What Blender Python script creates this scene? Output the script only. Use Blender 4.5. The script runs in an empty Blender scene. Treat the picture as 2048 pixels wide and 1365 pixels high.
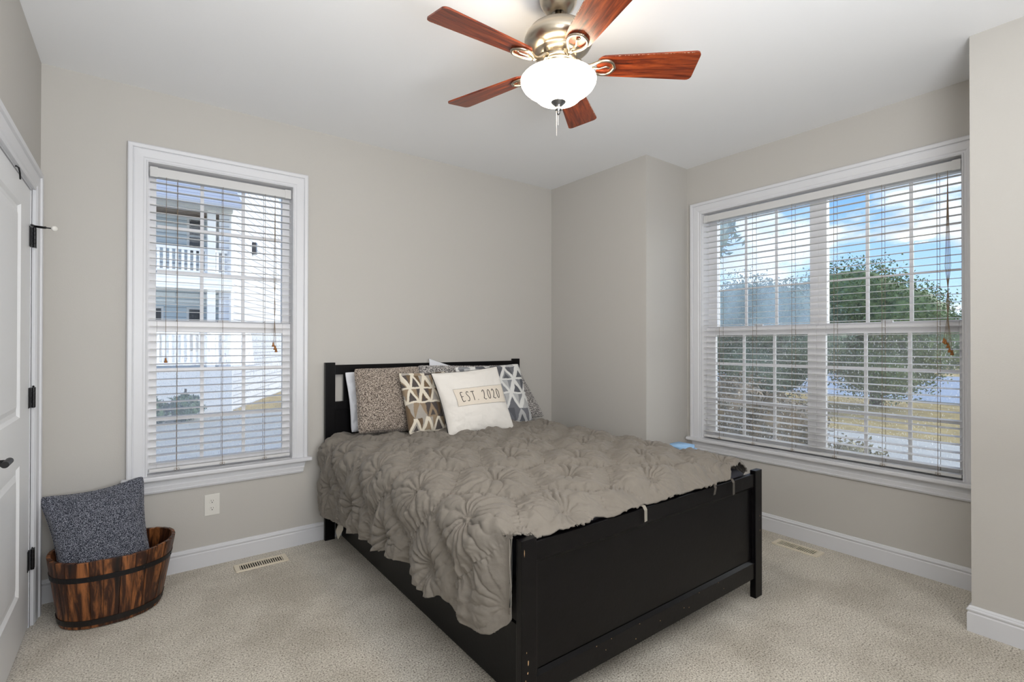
import bpy, bmesh, math, random
import numpy as np
from mathutils import Vector, Matrix

sc = bpy.context.scene
COL = sc.collection
PI = math.pi
# ------------------------------------------------------------------ camera
cam_d = bpy.data.cameras.new('camera')
cam_d.sensor_width = 36.0
cam_d.lens = 36.0 * 993.74 / 2048
cam_d.clip_start = 0.02
cam_d.clip_end = 500
cam = bpy.data.objects.new('camera', cam_d)
COL.objects.link(cam)
cR = Vector((0.79944655, -0.60073647, 0.00095))
cU = Vector((-0.00397278, -0.00370552, 0.99998524))
cF = Vector((0.60072409, 0.79943853, 0.00534896))
mw = Matrix(((cR.x, cU.x, -cF.x, 0), (cR.y, cU.y, -cF.y, 0), (cR.z, cU.z, -cF.z, 1.31885), (0, 0, 0, 1)))
cam.matrix_world = mw
sc.camera = cam
# ------------------------------------------------------------------ view
sc.view_settings.view_transform = 'Standard'
sc.view_settings.look = 'None'
sc.view_settings.gamma = 1
sc.view_settings.exposure = 0.0
sc.view_settings.use_curve_mapping = False
# ------------------------------------------------------------------ world: blue sky with broken cloud
world = bpy.data.worlds.new('sky')
sc.world = world
world.use_nodes = True
wn = world.node_tree
wn.nodes.clear()


def N(nt, typ, **kw):
    n = nt.nodes.new(typ)
    for k, v in kw.items():
        if k.startswith('i_'):
            key = k[2:].replace('_', ' ')
            n.inputs[key].default_value = v
        else:
            setattr(n, k, v)
    return n


def L(nt, a, ao, b, bi):
    nt.links.new(a.outputs[ao], b.inputs[bi])


def ramp(nt, stops, interp='LINEAR'):
    r = nt.nodes.new('ShaderNodeValToRGB')
    r.color_ramp.interpolation = interp
    els = r.color_ramp.elements
    while len(els) > 1:
        els.remove(els[-1])
    els[0].position = stops[0][0]
    els[0].color = tuple(stops[0][1]) + (1,)
    for p, c in stops[1:]:
        e = els.new(p)
        e.color = tuple(c) + (1,)
    return r


WORLD_STRENGTH = 1.45
tc = N(wn, 'ShaderNodeTexCoord')
sep = N(wn, 'ShaderNodeSeparateXYZ')
L(wn, tc, 'Generated', sep, 0)
blue = ramp(wn, [(0.0, (.66, .79, .94)), (.10, (.42, .65, .95)), (.3, (.11, .33, .90)), (1, (.08, .24, .75))])
L(wn, sep, 'Z', blue, 0)
mp = N(wn, 'ShaderNodeMapping')
mp.inputs['Scale'].default_value = (1, 1, 2.6)
mp.inputs['Location'].default_value = (.9, .45, .3)
L(wn, tc, 'Generated', mp, 0)
cn = N(wn, 'ShaderNodeTexNoise', i_Scale=4.2, i_Detail=9, i_Roughness=.56)
L(wn, mp, 0, cn, 'Vector')
cr = ramp(wn, [(.475, (0, 0, 0)), (.575, (1, 1, 1))])
L(wn, cn, 'Fac', cr, 0)
cn2 = N(wn, 'ShaderNodeTexNoise', i_Scale=7.0, i_Detail=4)
L(wn, mp, 0, cn2, 'Vector')
cc = ramp(wn, [(.35, (.62, .66, .76)), (.6, (.96, .96, 1.0))])
L(wn, cn2, 'Fac', cc, 0)
mx = N(wn, 'ShaderNodeMix', data_type='RGBA')
L(wn, cr, 0, mx, 'Factor')
wn.links.new(blue.outputs[0], mx.inputs[6])
wn.links.new(cc.outputs[0], mx.inputs[7])
bg = N(wn, 'ShaderNodeBackground', i_Strength=WORLD_STRENGTH)
wn.links.new(mx.outputs[2], bg.inputs[0])
wo = N(wn, 'ShaderNodeOutputWorld')
L(wn, bg, 0, wo, 0)


# ------------------------------------------------------------------ sun and added fill lights
def light(name, typ, loc, energy, color=(1, 1, 1), **kw):
    d = bpy.data.lights.new(name, typ)
    d.energy = energy
    d.color = color
    for k, v in kw.items():
        if k != 'aim':
            setattr(d, k, v)
    o = bpy.data.objects.new(name, d)
    COL.objects.link(o)
    o.location = loc
    if 'aim' in kw:
        o.rotation_euler = Vector(kw['aim']).to_track_quat('-Z', 'Y').to_euler()
    return o


light('sun', 'SUN', (20, -5, 15), 3.3, (1, .97, .93), angle=math.radians(45), aim=(-.80, .42, -.40))
light('bounce_fill', 'AREA', (.50, -.60, 1.30), 92, (.96, .98, 1), shape='RECTANGLE', size=1.5, size_y=1.0,  # added fill behind the camera, aimed up to stand in for ceiling bounce
      aim=(-.05, .50, .86))
light('rear_fill', 'AREA', (.65, -.95, 2.2), 15, (.98, .99, 1), shape='RECTANGLE', size=1.4, size_y=.8,  # second soft fill added behind the camera to brighten the room, not a fixture
      aim=(-.20, .80, -.62))

# ------------------------------------------------------------------ helpers
H = 2.743
XL, XC, XR, XN = -.4006, 3.046, 3.566, 3.066
YB, YJ, YN, YF = 3.4478, 2.376, .5615, -1.35


def tag(o, label=None, cat=None, group=None, kind=None):
    if label: o['label'] = label
    if cat: o['category'] = cat
    if group: o['group'] = group
    if kind: o['kind'] = kind
    return o


def empty(name, loc=(0, 0, 0), rz=0, **kw):
    o = bpy.data.objects.new(name, None)
    o.empty_display_size = .1
    COL.objects.link(o)
    o.location = loc
    o.rotation_euler = (0, 0, rz)
    return tag(o, **kw)


def link(name, me, mat=None, parent=None, smooth=False, **kw):
    o = bpy.data.objects.new(name, me)
    COL.objects.link(o)
    if mat is not None:
        me.materials.append(mat)
    if parent is not None:
        o.parent = parent
        # geometry is written in world space: undo the parent's placement
        pm = Matrix.LocRotScale(parent.location, parent.rotation_euler, None)
        g = parent.parent
        while g is not None:
            pm = Matrix.LocRotScale(g.location, g.rotation_euler, None) @ pm
            g = g.parent
        me.transform(pm.inverted())
    if smooth:
        for p in me.polygons:
            p.use_smooth = True
    return tag(o, **kw)


def mesh_from(verts, faces, name='m'):
    me = bpy.data.meshes.new(name)
    me.from_pydata([tuple(v) for v in verts], [], [tuple(f) for f in faces])
    me.validate()
    me.update()
    return me


def bmobj(name, bm, mat, parent=None, smooth=False, recalc=True, **kw):
    if recalc:
        bmesh.ops.recalc_face_normals(bm, faces=bm.faces[:])
    me = bpy.data.meshes.new(name)
    bm.to_mesh(me)
    bm.free()
    return link(name, me, mat, parent, smooth, **kw)


def ident(a, d, z):
    return (a, d, z)


def box(bm, x0, x1, y0, y1, z0, z1, M=ident, bev=0):
    vs = [bm.verts.new(M(x, y, z)) for x in (x0, x1) for y in (y0, y1) for z in (z0, z1)]
    idx = [(0, 1, 3, 2), (4, 6, 7, 5), (0, 4, 5, 1), (2, 3, 7, 6), (0, 2, 6, 4), (1, 5, 7, 3)]
    fs = [bm.faces.new([vs[i] for i in f]) for f in idx]
    if bev:
        es = list({e for f in fs for e in f.edges})
        bmesh.ops.bevel(bm, geom=es, offset=bev, segments=2, affect='EDGES', profile=.6)
    return fs


def boxobj(name, dims, mat, parent=None, M=ident, bev=0, **kw):
    bm = bmesh.new()
    for d in (dims if isinstance(dims[0], (tuple, list)) else [dims]):
        box(bm, *d, M=M, bev=bev)
    return bmobj(name, bm, mat, parent, **kw)


def sweep(bm, path, prof, closed, M):
    """path: 2-D points; prof: (outward offset, height) ring; M(x, y, h) -> 3-D. Mitred corners."""
    n = len(path)
    P = [Vector(p) for p in path]
    rings = []
    for i in range(n):
        def nrm(a, b):
            d = (b - a).normalized()
            return Vector((-d.y, d.x))
        if closed or 0 < i < n - 1:
            n1 = nrm(P[i - 1], P[i]); n2 = nrm(P[i], P[(i + 1) % n])
            m = (n1 + n2).normalized()
            m = m / max(.2, m.dot(n1))
        else:
            m = nrm(P[0], P[1]) if i == 0 else nrm(P[-2], P[-1])
        rings.append([bm.verts.new(M(P[i].x + m.x * o, P[i].y + m.y * o, h)) for o, h in prof])
    k = len(prof)
    for i in range(n if closed else n - 1):
        a, b = rings[i], rings[(i + 1) % n]
        for j in range(k):
            bm.faces.new((a[j], a[(j + 1) % k], b[(j + 1) % k], b[j]))
    if not closed:
        bm.faces.new(rings[0]); bm.faces.new(list(reversed(rings[-1])))


def lathe(bm, prof, seg=48, M=None, c=(0, 0, 0), cap=True):
    rings = []
    for r, z in prof:
        ring = []
        for i in range(seg):
            a = 2 * PI * i / seg
            p = Vector((r * math.cos(a), r * math.sin(a), z))
            if M is not None: p = M @ p
            ring.append(bm.verts.new(p + Vector(c)))
        rings.append(ring)
    for a, b in zip(rings, rings[1:]):
        for i in range(seg):
            bm.faces.new((a[i], a[(i + 1) % seg], b[(i + 1) % seg], b[i]))
    if cap:
        bm.faces.new(rings[0]); bm.faces.new(list(reversed(rings[-1])))


def tube(bm, pts, r, seg=8, closed=False, cap=True):
    P = [Vector(p) for p in pts]
    n = len(P)
    rs = r if isinstance(r, (list, tuple)) else [r] * n
    rings = []
    up = Vector((0, 0, 1))
    prev = None
    for i in range(n):
        if closed:
            t = (P[(i + 1) % n] - P[i - 1])
        else:
            t = (P[min(i + 1, n - 1)] - P[max(i - 1, 0)])
        t.normalize()
        if prev is None:
            a = up if abs(t.dot(up)) < .9 else Vector((1, 0, 0))
            u = t.cross(a).normalized()
        else:
            u = (prev - t * prev.dot(t))
            u = u.normalized() if u.length > 1e-6 else prev
        prev = u
        w = t.cross(u)
        rings.append([bm.verts.new(P[i] + (u * math.cos(2 * PI * k / seg) + w * math.sin(2 * PI * k / seg)) * rs[i]) for k in range(seg)])
    for i in range(n if closed else n - 1):
        a, b = rings[i], rings[(i + 1) % n]
        for k in range(seg):
            bm.faces.new((a[k], a[(k + 1) % seg], b[(k + 1) % seg], b[k]))
    if cap and not closed:
        bm.faces.new(rings[0]); bm.faces.new(list(reversed(rings[-1])))


# ---- numpy value noise
_rng = np.random.RandomState(7)
_T = _rng.rand(256, 256)


def vnoise(x, y):
    xi = np.floor(x).astype(int); yi = np.floor(y).astype(int)
    fx = x - xi; fy = y - yi
    fx = fx * fx * fx * (fx * (fx * 6 - 15) + 10); fy = fy * fy * fy * (fy * (fy * 6 - 15) + 10)
    g = lambda a, b: _T[a % 256, b % 256]
    return (g(xi, yi) * (1 - fx) + g(xi + 1, yi) * fx) * (1 - fy) + (g(xi, yi + 1) * (1 - fx) + g(xi + 1, yi + 1) * fx) * fy


def fbm(x, y, o=4):
    s = 0; a = 1; t = 0
    for k in range(o):
        s = s + a * (vnoise(x * 2 ** k + 17 * k, y * 2 ** k + 31 * k) - .5); t += a; a *= .5
    return s / t * 2


def sm(x, a, b):
    t = np.clip((x - a) / (b - a), 0, 1)
    return t * t * (3 - 2 * t)


# ------------------------------------------------------------------ materials
def srgb(r, g, b):
    f = lambda c: (c / 255 / 12.92) if c / 255 <= .04045 else ((c / 255 + .055) / 1.055) ** 2.4
    return (f(r), f(g), f(b), 1)


def mat(name, col, rough=.5, metal=0, bump=None, noise=None, spec=.5, sheen=0, coat=0):
    """bump=(scale, strength, distance); noise=(scale, amount, detail) small tone variation of the thing itself"""
    m = bpy.data.materials.new(name)
    m.use_nodes = True
    nt = m.node_tree
    b = nt.nodes['Principled BSDF']
    b.inputs['Base Color'].default_value = col
    b.inputs['Roughness'].default_value = rough
    b.inputs['Metallic'].default_value = metal
    b.inputs['Specular IOR Level'].default_value = spec
    if sheen: b.inputs['Sheen Weight'].default_value = sheen
    if coat: b.inputs['Coat Weight'].default_value = coat; b.inputs['Coat Roughness'].default_value = .15
    t = N(nt, 'ShaderNodeTexCoord')
    if noise:
        n = N(nt, 'ShaderNodeTexNoise', i_Scale=noise[0], i_Detail=noise[2] if len(noise) > 2 else 3)
        L(nt, t, 'Object', n, 'Vector')
        r = ramp(nt, [(.3, [c * (1 - noise[1]) for c in col[:3]]), (.7, [min(1, c * (1 + noise[1])) for c in col[:3]])])
        L(nt, n, 'Fac', r, 0)
        L(nt, r, 0, b, 'Base Color')
    if bump:
        n = N(nt, 'ShaderNodeTexNoise', i_Scale=bump[0], i_Detail=3)
        L(nt, t, 'Object', n, 'Vector')
        bu = N(nt, 'ShaderNodeBump', i_Strength=bump[1], i_Distance=bump[2])
        L(nt, n, 'Fac', bu, 'Height')
        L(nt, bu, 0, b, 'Normal')
    return m


M_wall = mat('greige_wall_paint', srgb(190, 187, 182), .85, bump=(220, .25, .0012))
M_ceil = mat('white_ceiling_paint', srgb(240, 241, 243), .9, bump=(160, .2, .001))
M_trim = mat('white_semigloss_trim', srgb(214, 215, 219), .35, spec=.4)
M_jamb = mat('daylit_white_jamb', srgb(240, 240, 242), .5)  # whiter than the trim: daylight on the reveals is put into the colour
M_vinyl = mat('white_vinyl', srgb(232, 232, 235), .4)
M_door = mat('white_door_paint', srgb(228, 229, 231), .38, bump=(90, .05, .001))
M_slat = mat('white_blind_slat', srgb(208, 208, 208), .45)
M_cord = mat('blind_cord', srgb(128, 112, 92), .8)
M_tassel = mat('honey_wood_tassel', srgb(150, 95, 35), .5)
M_black = mat('black_brown_bed_paint', srgb(8, 7, 9), .33, spec=.21, bump=(60, .12, .002), noise=(30, .25))
M_blackmetal = mat('black_iron', srgb(22, 21, 23), .45, metal=.3, bump=(80, .3, .002))
M_plastic = mat('white_plastic', srgb(222, 220, 214), .35)
M_slot = mat('dark_slot', srgb(30, 28, 26), .7)
M_vent = mat('cream_vent_metal', srgb(222, 212, 192), .45)
M_mattress = mat('white_mattress', srgb(215, 214, 212), .9, bump=(120, .2, .003))
M_darksheet = mat('dark_navy_sheet', srgb(34, 33, 42), .8, bump=(50, .3, .004))
M_bluesheet = mat('pale_blue_sheet', srgb(140, 178, 215), .85)
M_whitefab = mat('white_cotton', srgb(222, 224, 230), .9, bump=(500, .2, .001), sheen=.2)
M_cream = mat('cream_cotton', srgb(226, 222, 216), .9, bump=(420, .3, .001), noise=(3, .03), sheen=.2)
M_patch = mat('natural_linen_patch', srgb(222, 212, 198), .9, bump=(600, .3, .001))
M_ink = mat('black_thread', srgb(18, 18, 20), .8)
M_lining = mat('cream_lining', srgb(196, 190, 178), .9)


def carpet():
    m = mat('beige_cut_pile_carpet', srgb(170, 158, 142), .97, spec=.1, sheen=.15)
    nt = m.node_tree; b = nt.nodes['Principled BSDF']
    t = N(nt, 'ShaderNodeTexCoord')
    n1 = N(nt, 'ShaderNodeTexNoise', i_Scale=150, i_Detail=5, i_Roughness=.6)
    n2 = N(nt, 'ShaderNodeTexNoise', i_Scale=2.6, i_Detail=5, i_Roughness=.6)
    n3 = N(nt, 'ShaderNodeTexNoise', i_Scale=60, i_Detail=3)
    for n in (n1, n2, n3): L(nt, t, 'Object', n, 'Vector')
    r1 = ramp(nt, [(.34, srgb(112, 102, 90)[:3]), (.46, srgb(197, 190, 177)[:3]), (.64, srgb(234, 228, 216)[:3])])
    L(nt, n1, 'Fac', r1, 0)
    r2 = ramp(nt, [(.38, (.78, .77, .75)), (.58, (1.0, 1.0, 1.0))])
    L(nt, n2, 'Fac', r2, 0)
    mm = N(nt, 'ShaderNodeMix', data_type='RGBA', blend_type='MULTIPLY')
    mm.inputs[0].default_value = 1
    nt.links.new(r1.outputs[0], mm.inputs[6]); nt.links.new(r2.outputs[0], mm.inputs[7])
    nt.links.new(mm.outputs[2], b.inputs['Base Color'])
    ad = N(nt, 'ShaderNodeMath', operation='ADD')
    L(nt, n1, 'Fac', ad, 0); L(nt, n3, 'Fac', ad, 1)
    bu = N(nt, 'ShaderNodeBump', i_Strength=.8, i_Distance=.004)
    L(nt, ad, 0, bu, 'Height'); L(nt, bu, 0, b, 'Normal')
    return m


def wood(name, c1, c2, c3, scale=(1, 12, 12), rough=.35, dist=4, wave=2.2, coat=0, rnd=False):
    m = mat(name, srgb(*c2), rough, coat=coat)
    nt = m.node_tree; b = nt.nodes['Principled BSDF']
    t = N(nt, 'ShaderNodeTexCoord'); mp = N(nt, 'ShaderNodeMapping')
    mp.inputs['Scale'].default_value = scale
    L(nt, t, 'Object', mp, 0)
    src = mp
    if rnd:
        a = N(nt, 'ShaderNodeAttribute', attribute_name='rnd')
        va = N(nt, 'ShaderNodeVectorMath', operation='ADD')
        L(nt, mp, 0, va, 0); L(nt, a, 'Vector', va, 1)
        src = va
    n0 = N(nt, 'ShaderNodeTexNoise', i_Scale=1.6, i_Detail=3, i_Distortion=.6)
    L(nt, src, 0, n0, 'Vector')
    n1 = N(nt, 'ShaderNodeTexNoise', i_Scale=wave, i_Detail=8, i_Roughness=.68, i_Distortion=dist * .25)
    L(nt, src, 0, n1, 'Vector')
    mu = N(nt, 'ShaderNodeMath', operation='MULTIPLY_ADD')
    mu.inputs[1].default_value = .45
    L(nt, n0, 'Fac', mu, 0); L(nt, n1, 'Fac', mu, 2)
    r = ramp(nt, [(.52, srgb(*c1)[:3]), (.70, srgb(*c2)[:3]), (.88, srgb(*c3)[:3])])
    L(nt, mu, 0, r, 0)
    L(nt, r, 0, b, 'Base Color')
    bu = N(nt, 'ShaderNodeBump', i_Strength=.25, i_Distance=.002)
    L(nt, n1, 'Fac', bu, 'Height'); L(nt, bu, 0, b, 'Normal')
    return m


def tweed(name, dark, mid, light_, scale=260, bump=.9, dist=.003):
    m = mat(name, srgb(*mid), .95, sheen=.2, spec=.15)
    nt = m.node_tree; b = nt.nodes['Principled BSDF']
    t = N(nt, 'ShaderNodeTexCoord')
    v = N(nt, 'ShaderNodeTexVoronoi', i_Scale=scale)
    n = N(nt, 'ShaderNodeTexNoise', i_Scale=scale * .8, i_Detail=3)
    L(nt, t, 'Object', v, 'Vector'); L(nt, t, 'Object', n, 'Vector')
    r = ramp(nt, [(.36, srgb(*dark)[:3]), (.47, srgb(*mid)[:3]), (.62, srgb(*light_)[:3])])
    L(nt, n, 'Fac', r, 0); L(nt, r, 0, b, 'Base Color')
    bu = N(nt, 'ShaderNodeBump', i_Strength=bump, i_Distance=dist)
    L(nt, n, 'Fac', bu, 'Height'); L(nt, bu, 0, b, 'Normal')
    return m


M_carpet = carpet()
M_blade = wood('cherry_fan_blade', (46, 16, 9), (108, 42, 18), (152, 70, 32), scale=(2.2, 26, 26), rough=.3)
M_tub = wood('burnt_cedar_stave', (12, 6, 4), (58, 29, 14), (158, 98, 54), scale=(13, 13, 1.5), rough=.42, rnd=True)
M_tubdark = mat('tub_base_black', srgb(20, 14, 12), .5)
M_tweed = tweed('brown_grey_tweed', (52, 46, 44), (128, 116, 106), (190, 178, 166), 210)
M_tweed2 = tweed('grey_tweed', (36, 35, 38), (120, 117, 116), (216, 212, 208), 190)
M_denim = tweed('charcoal_blue_boucle', (22, 24, 32), (54, 58, 70), (146, 148, 158), 360, .7)
def ridged(m, scale, dist, strength=.8):
    nt = m.node_tree
    b = nt.nodes['Principled BSDF']
    t = N(nt, 'ShaderNodeTexCoord')
    n = N(nt, 'ShaderNodeTexNoise', noise_type='RIDGED_MULTIFRACTAL', i_Scale=scale, i_Detail=4, i_Distortion=.6)
    L(nt, t, 'Object', n, 'Vector')
    bu = N(nt, 'ShaderNodeBump', i_Strength=strength, i_Distance=dist)
    bu.invert = True
    L(nt, n, 'Fac', bu, 'Height')
    old = b.inputs['Normal'].links
    if old:
        nt.links.new(old[0].from_node.outputs[0], bu.inputs['Normal'])
    L(nt, bu, 0, b, 'Normal')


M_comf = mat('taupe_ruched_cotton', srgb(124, 118, 110), .92, bump=(260, .35, .0015), noise=(9, .05), sheen=.1, spec=.15)
ridged(M_comf, 9, .007)
M_nickel = mat('brushed_nickel', srgb(178, 168, 152), .28, metal=1, bump=(90, .05, .001))
M_nickel2 = mat('dark_nickel', srgb(120, 120, 122), .3, metal=1)
M_chain = mat('pull_chain_metal', srgb(200, 200, 202), .3, metal=.8)


def attr_mat(name, rough=.9):
    m = mat(name, (1, 1, 1, 1), rough, sheen=.15, spec=.15, bump=(420, .4, .0012))
    nt = m.node_tree
    a = N(nt, 'ShaderNodeAttribute', attribute_name='Col')
    L(nt, a, 'Color', nt.nodes['Principled BSDF'], 'Base Color')
    return m


M_geo = attr_mat('geometric_print_cotton')


def glass(name, fog, drops, seed=0, tint=(.86, .90, .93, 1)):
    m = bpy.data.materials.new(name); m.use_nodes = True
    nt = m.node_tree; nt.nodes.clear()
    out = N(nt, 'ShaderNodeOutputMaterial')
    tr = N(nt, 'ShaderNodeBsdfTransparent'); tr.inputs[0].default_value = (.96, .98, .97, 1)
    gl = N(nt, 'ShaderNodeBsdfGlossy'); gl.inputs['Roughness'].default_value = .02
    fr = N(nt, 'ShaderNodeFresnel', i_IOR=1.35)
    m1 = N(nt, 'ShaderNodeMixShader')
    L(nt, fr, 0, m1, 0); L(nt, tr, 0, m1, 1); L(nt, gl, 0, m1, 2)
    # condensation film and water drops clinging to the pane
    tl = N(nt, 'ShaderNodeBsdfTranslucent'); tl.inputs[0].default_value = tint
    t = N(nt, 'ShaderNodeTexCoord')
    mp = N(nt, 'ShaderNodeMapping'); mp.inputs['Location'].default_value = (seed, seed * 1.7, seed * .3)
    mp.inputs['Scale'].default_value = (1, 1, .55)
    L(nt, t, 'Object', mp, 0)
    n1 = N(nt, 'ShaderNodeTexNoise', i_Scale=150, i_Detail=2)
    n2 = N(nt, 'ShaderNodeTexNoise', i_Scale=5, i_Detail=3)
    L(nt, mp, 0, n1, 'Vector'); L(nt, mp, 0, n2, 'Vector')
    r1 = ramp(nt, [(.62, (0, 0, 0)), (.70, (1, 1, 1))]); L(nt, n1, 'Fac', r1, 0)
    r2 = ramp(nt, [(.35, (.55, .55, .55)), (.65, (1, 1, 1))]); L(nt, n2, 'Fac', r2, 0)
    a = N(nt, 'ShaderNodeMath', operation='MULTIPLY_ADD')
    a.inputs[1].default_value = drops
    a.inputs[2].default_value = fog
    L(nt, r1, 0, a, 0)
    b = N(nt, 'ShaderNodeMath', operation='MULTIPLY'); b.use_clamp = True
    L(nt, a, 0, b, 0); L(nt, r2, 0, b, 1)
    m2 = N(nt, 'ShaderNodeMixShader')
    L(nt, b, 0, m2, 0); L(nt, m1, 0, m2, 1); L(nt, tl, 0, m2, 2)
    L(nt, m2, 0, out, 0)
    return m


G_clear = glass('clear_pane', .01, .06, 1)
G_wet = glass('wet_pane', .05, .42, 2, (.88, .89, .86, 1))
G_fog = glass('fogged_pane', .22, .40, 5, (.96, .96, .94, 1))
G_haze = glass('hazy_pane', .20, .15, 3, (.66, .82, .96, 1))


def emis(name, col, s):
    m = bpy.data.materials.new(name); m.use_nodes = True
    b = m.node_tree.nodes['Principled BSDF']
    b.inputs['Base Color'].default_value = (.9, .88, .82, 1)
    b.inputs['Emission Color'].default_value = col
    b.inputs['Emission Strength'].default_value = s
    return m


M_globe = emis('frosted_glass_lit', (1, .84, .62, 1), 26)

# ------------------------------------------------------------------ room shell
T = .16


def MB(a, d, z): return (a, YB + d, z)          # back wall frame: a = X, d = outwards
def MR(a, d, z): return (XR + d, -a, z)         # window wall on the right: a = -Y


W1 = dict(a0=.040, a1=.800, z0=.575, z1=2.335)
W2 = dict(a0=-2.242, a1=-.684, z0=.575, z1=2.345)
boxobj('floor', (XL - .1, 4.0, YF - .1, YB + .05, -.08, 0), M_carpet, kind='structure')
boxobj('ceiling', (XL - .1, 4.0, YF - .1, YB + T, H, H + .1), M_ceil, kind='structure')
G_ = .013   # rough opening is wider than the jamb liner
boxobj('wall_back', [(XL - .1, W1['a0'] - G_, 0, T, 0, H), (W1['a1'] + G_, XC + .3, 0, T, 0, H),
                     (W1['a0'] - G_, W1['a1'] + G_, 0, T, 0, W1['z0'] - .025), (W1['a0'] - G_, W1['a1'] + G_, 0, T, W1['z1'] + G_, H)], M_wall, M=MB, kind='structure')
DY0, DY1 = 2.24, 3.19
boxobj('wall_left', [(XL - .1, XL, DY1, YB, 0, H), (XL - .1, XL, YF, DY0, 0, H), (XL - .1, XL, DY0, DY1, 2.045, H)], M_wall, kind='structure')
boxobj('wall_right', [(XC, XR + T, YJ, YB, 0, H),
                      (XR, XR + T, -W2['a0'] + G_, YJ, 0, H), (XR, XR + T, YN, -W2['a1'] - G_, 0, H),
                      (XR, XR + T, -W2['a1'] - G_, -W2['a0'] + G_, 0, W2['z0'] - .025), (XR, XR + T, -W2['a1'] - G_, -W2['a0'] + G_, W2['z1'] + G_, H),
                      (XN, XR + T, YF, YN, 0, H)], M_wall, kind='structure')
boxobj('wall_front', (XL - .1, XN, YF - .1, YF, 0, H), M_wall, kind='structure')

bprof = [(0, 0), (.014, 0), (.014, .084), (.011, .088), (.011, .092), (.0155, .098), (.0155, .103), (.010, .108), (.010, .111), (.007, .116), (0, .118)]


def baseboard(name, path):
    bm = bmesh.new()
    sweep(bm, path, bprof, False, lambda x, y, h: (x, y, h))
    return bmobj(name, bm, M_trim, kind='structure')


# offset is to the left of travel, so walk so that the room lies on the left
baseboard('baseboard_back', [(XC, YB), (XL, YB)])
baseboard('baseboard_left', [(XL, YB), (XL, 3.312)])
baseboard('baseboard_right', [(XN, YF), (XN, YN), (XR, YN), (XR, YJ), (XC, YJ), (XC, YB)])
baseboard('baseboard_front', [(XL, YF), (XN, YF)])

cprof = [(0, 0), (0, .012), (.006, .015), (.010, .012), (.018, .012), (.024, .016), (.060, .020), (.066, .018), (.070, .026), (.086, .028), (.092, .024), (.092, 0)]


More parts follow.
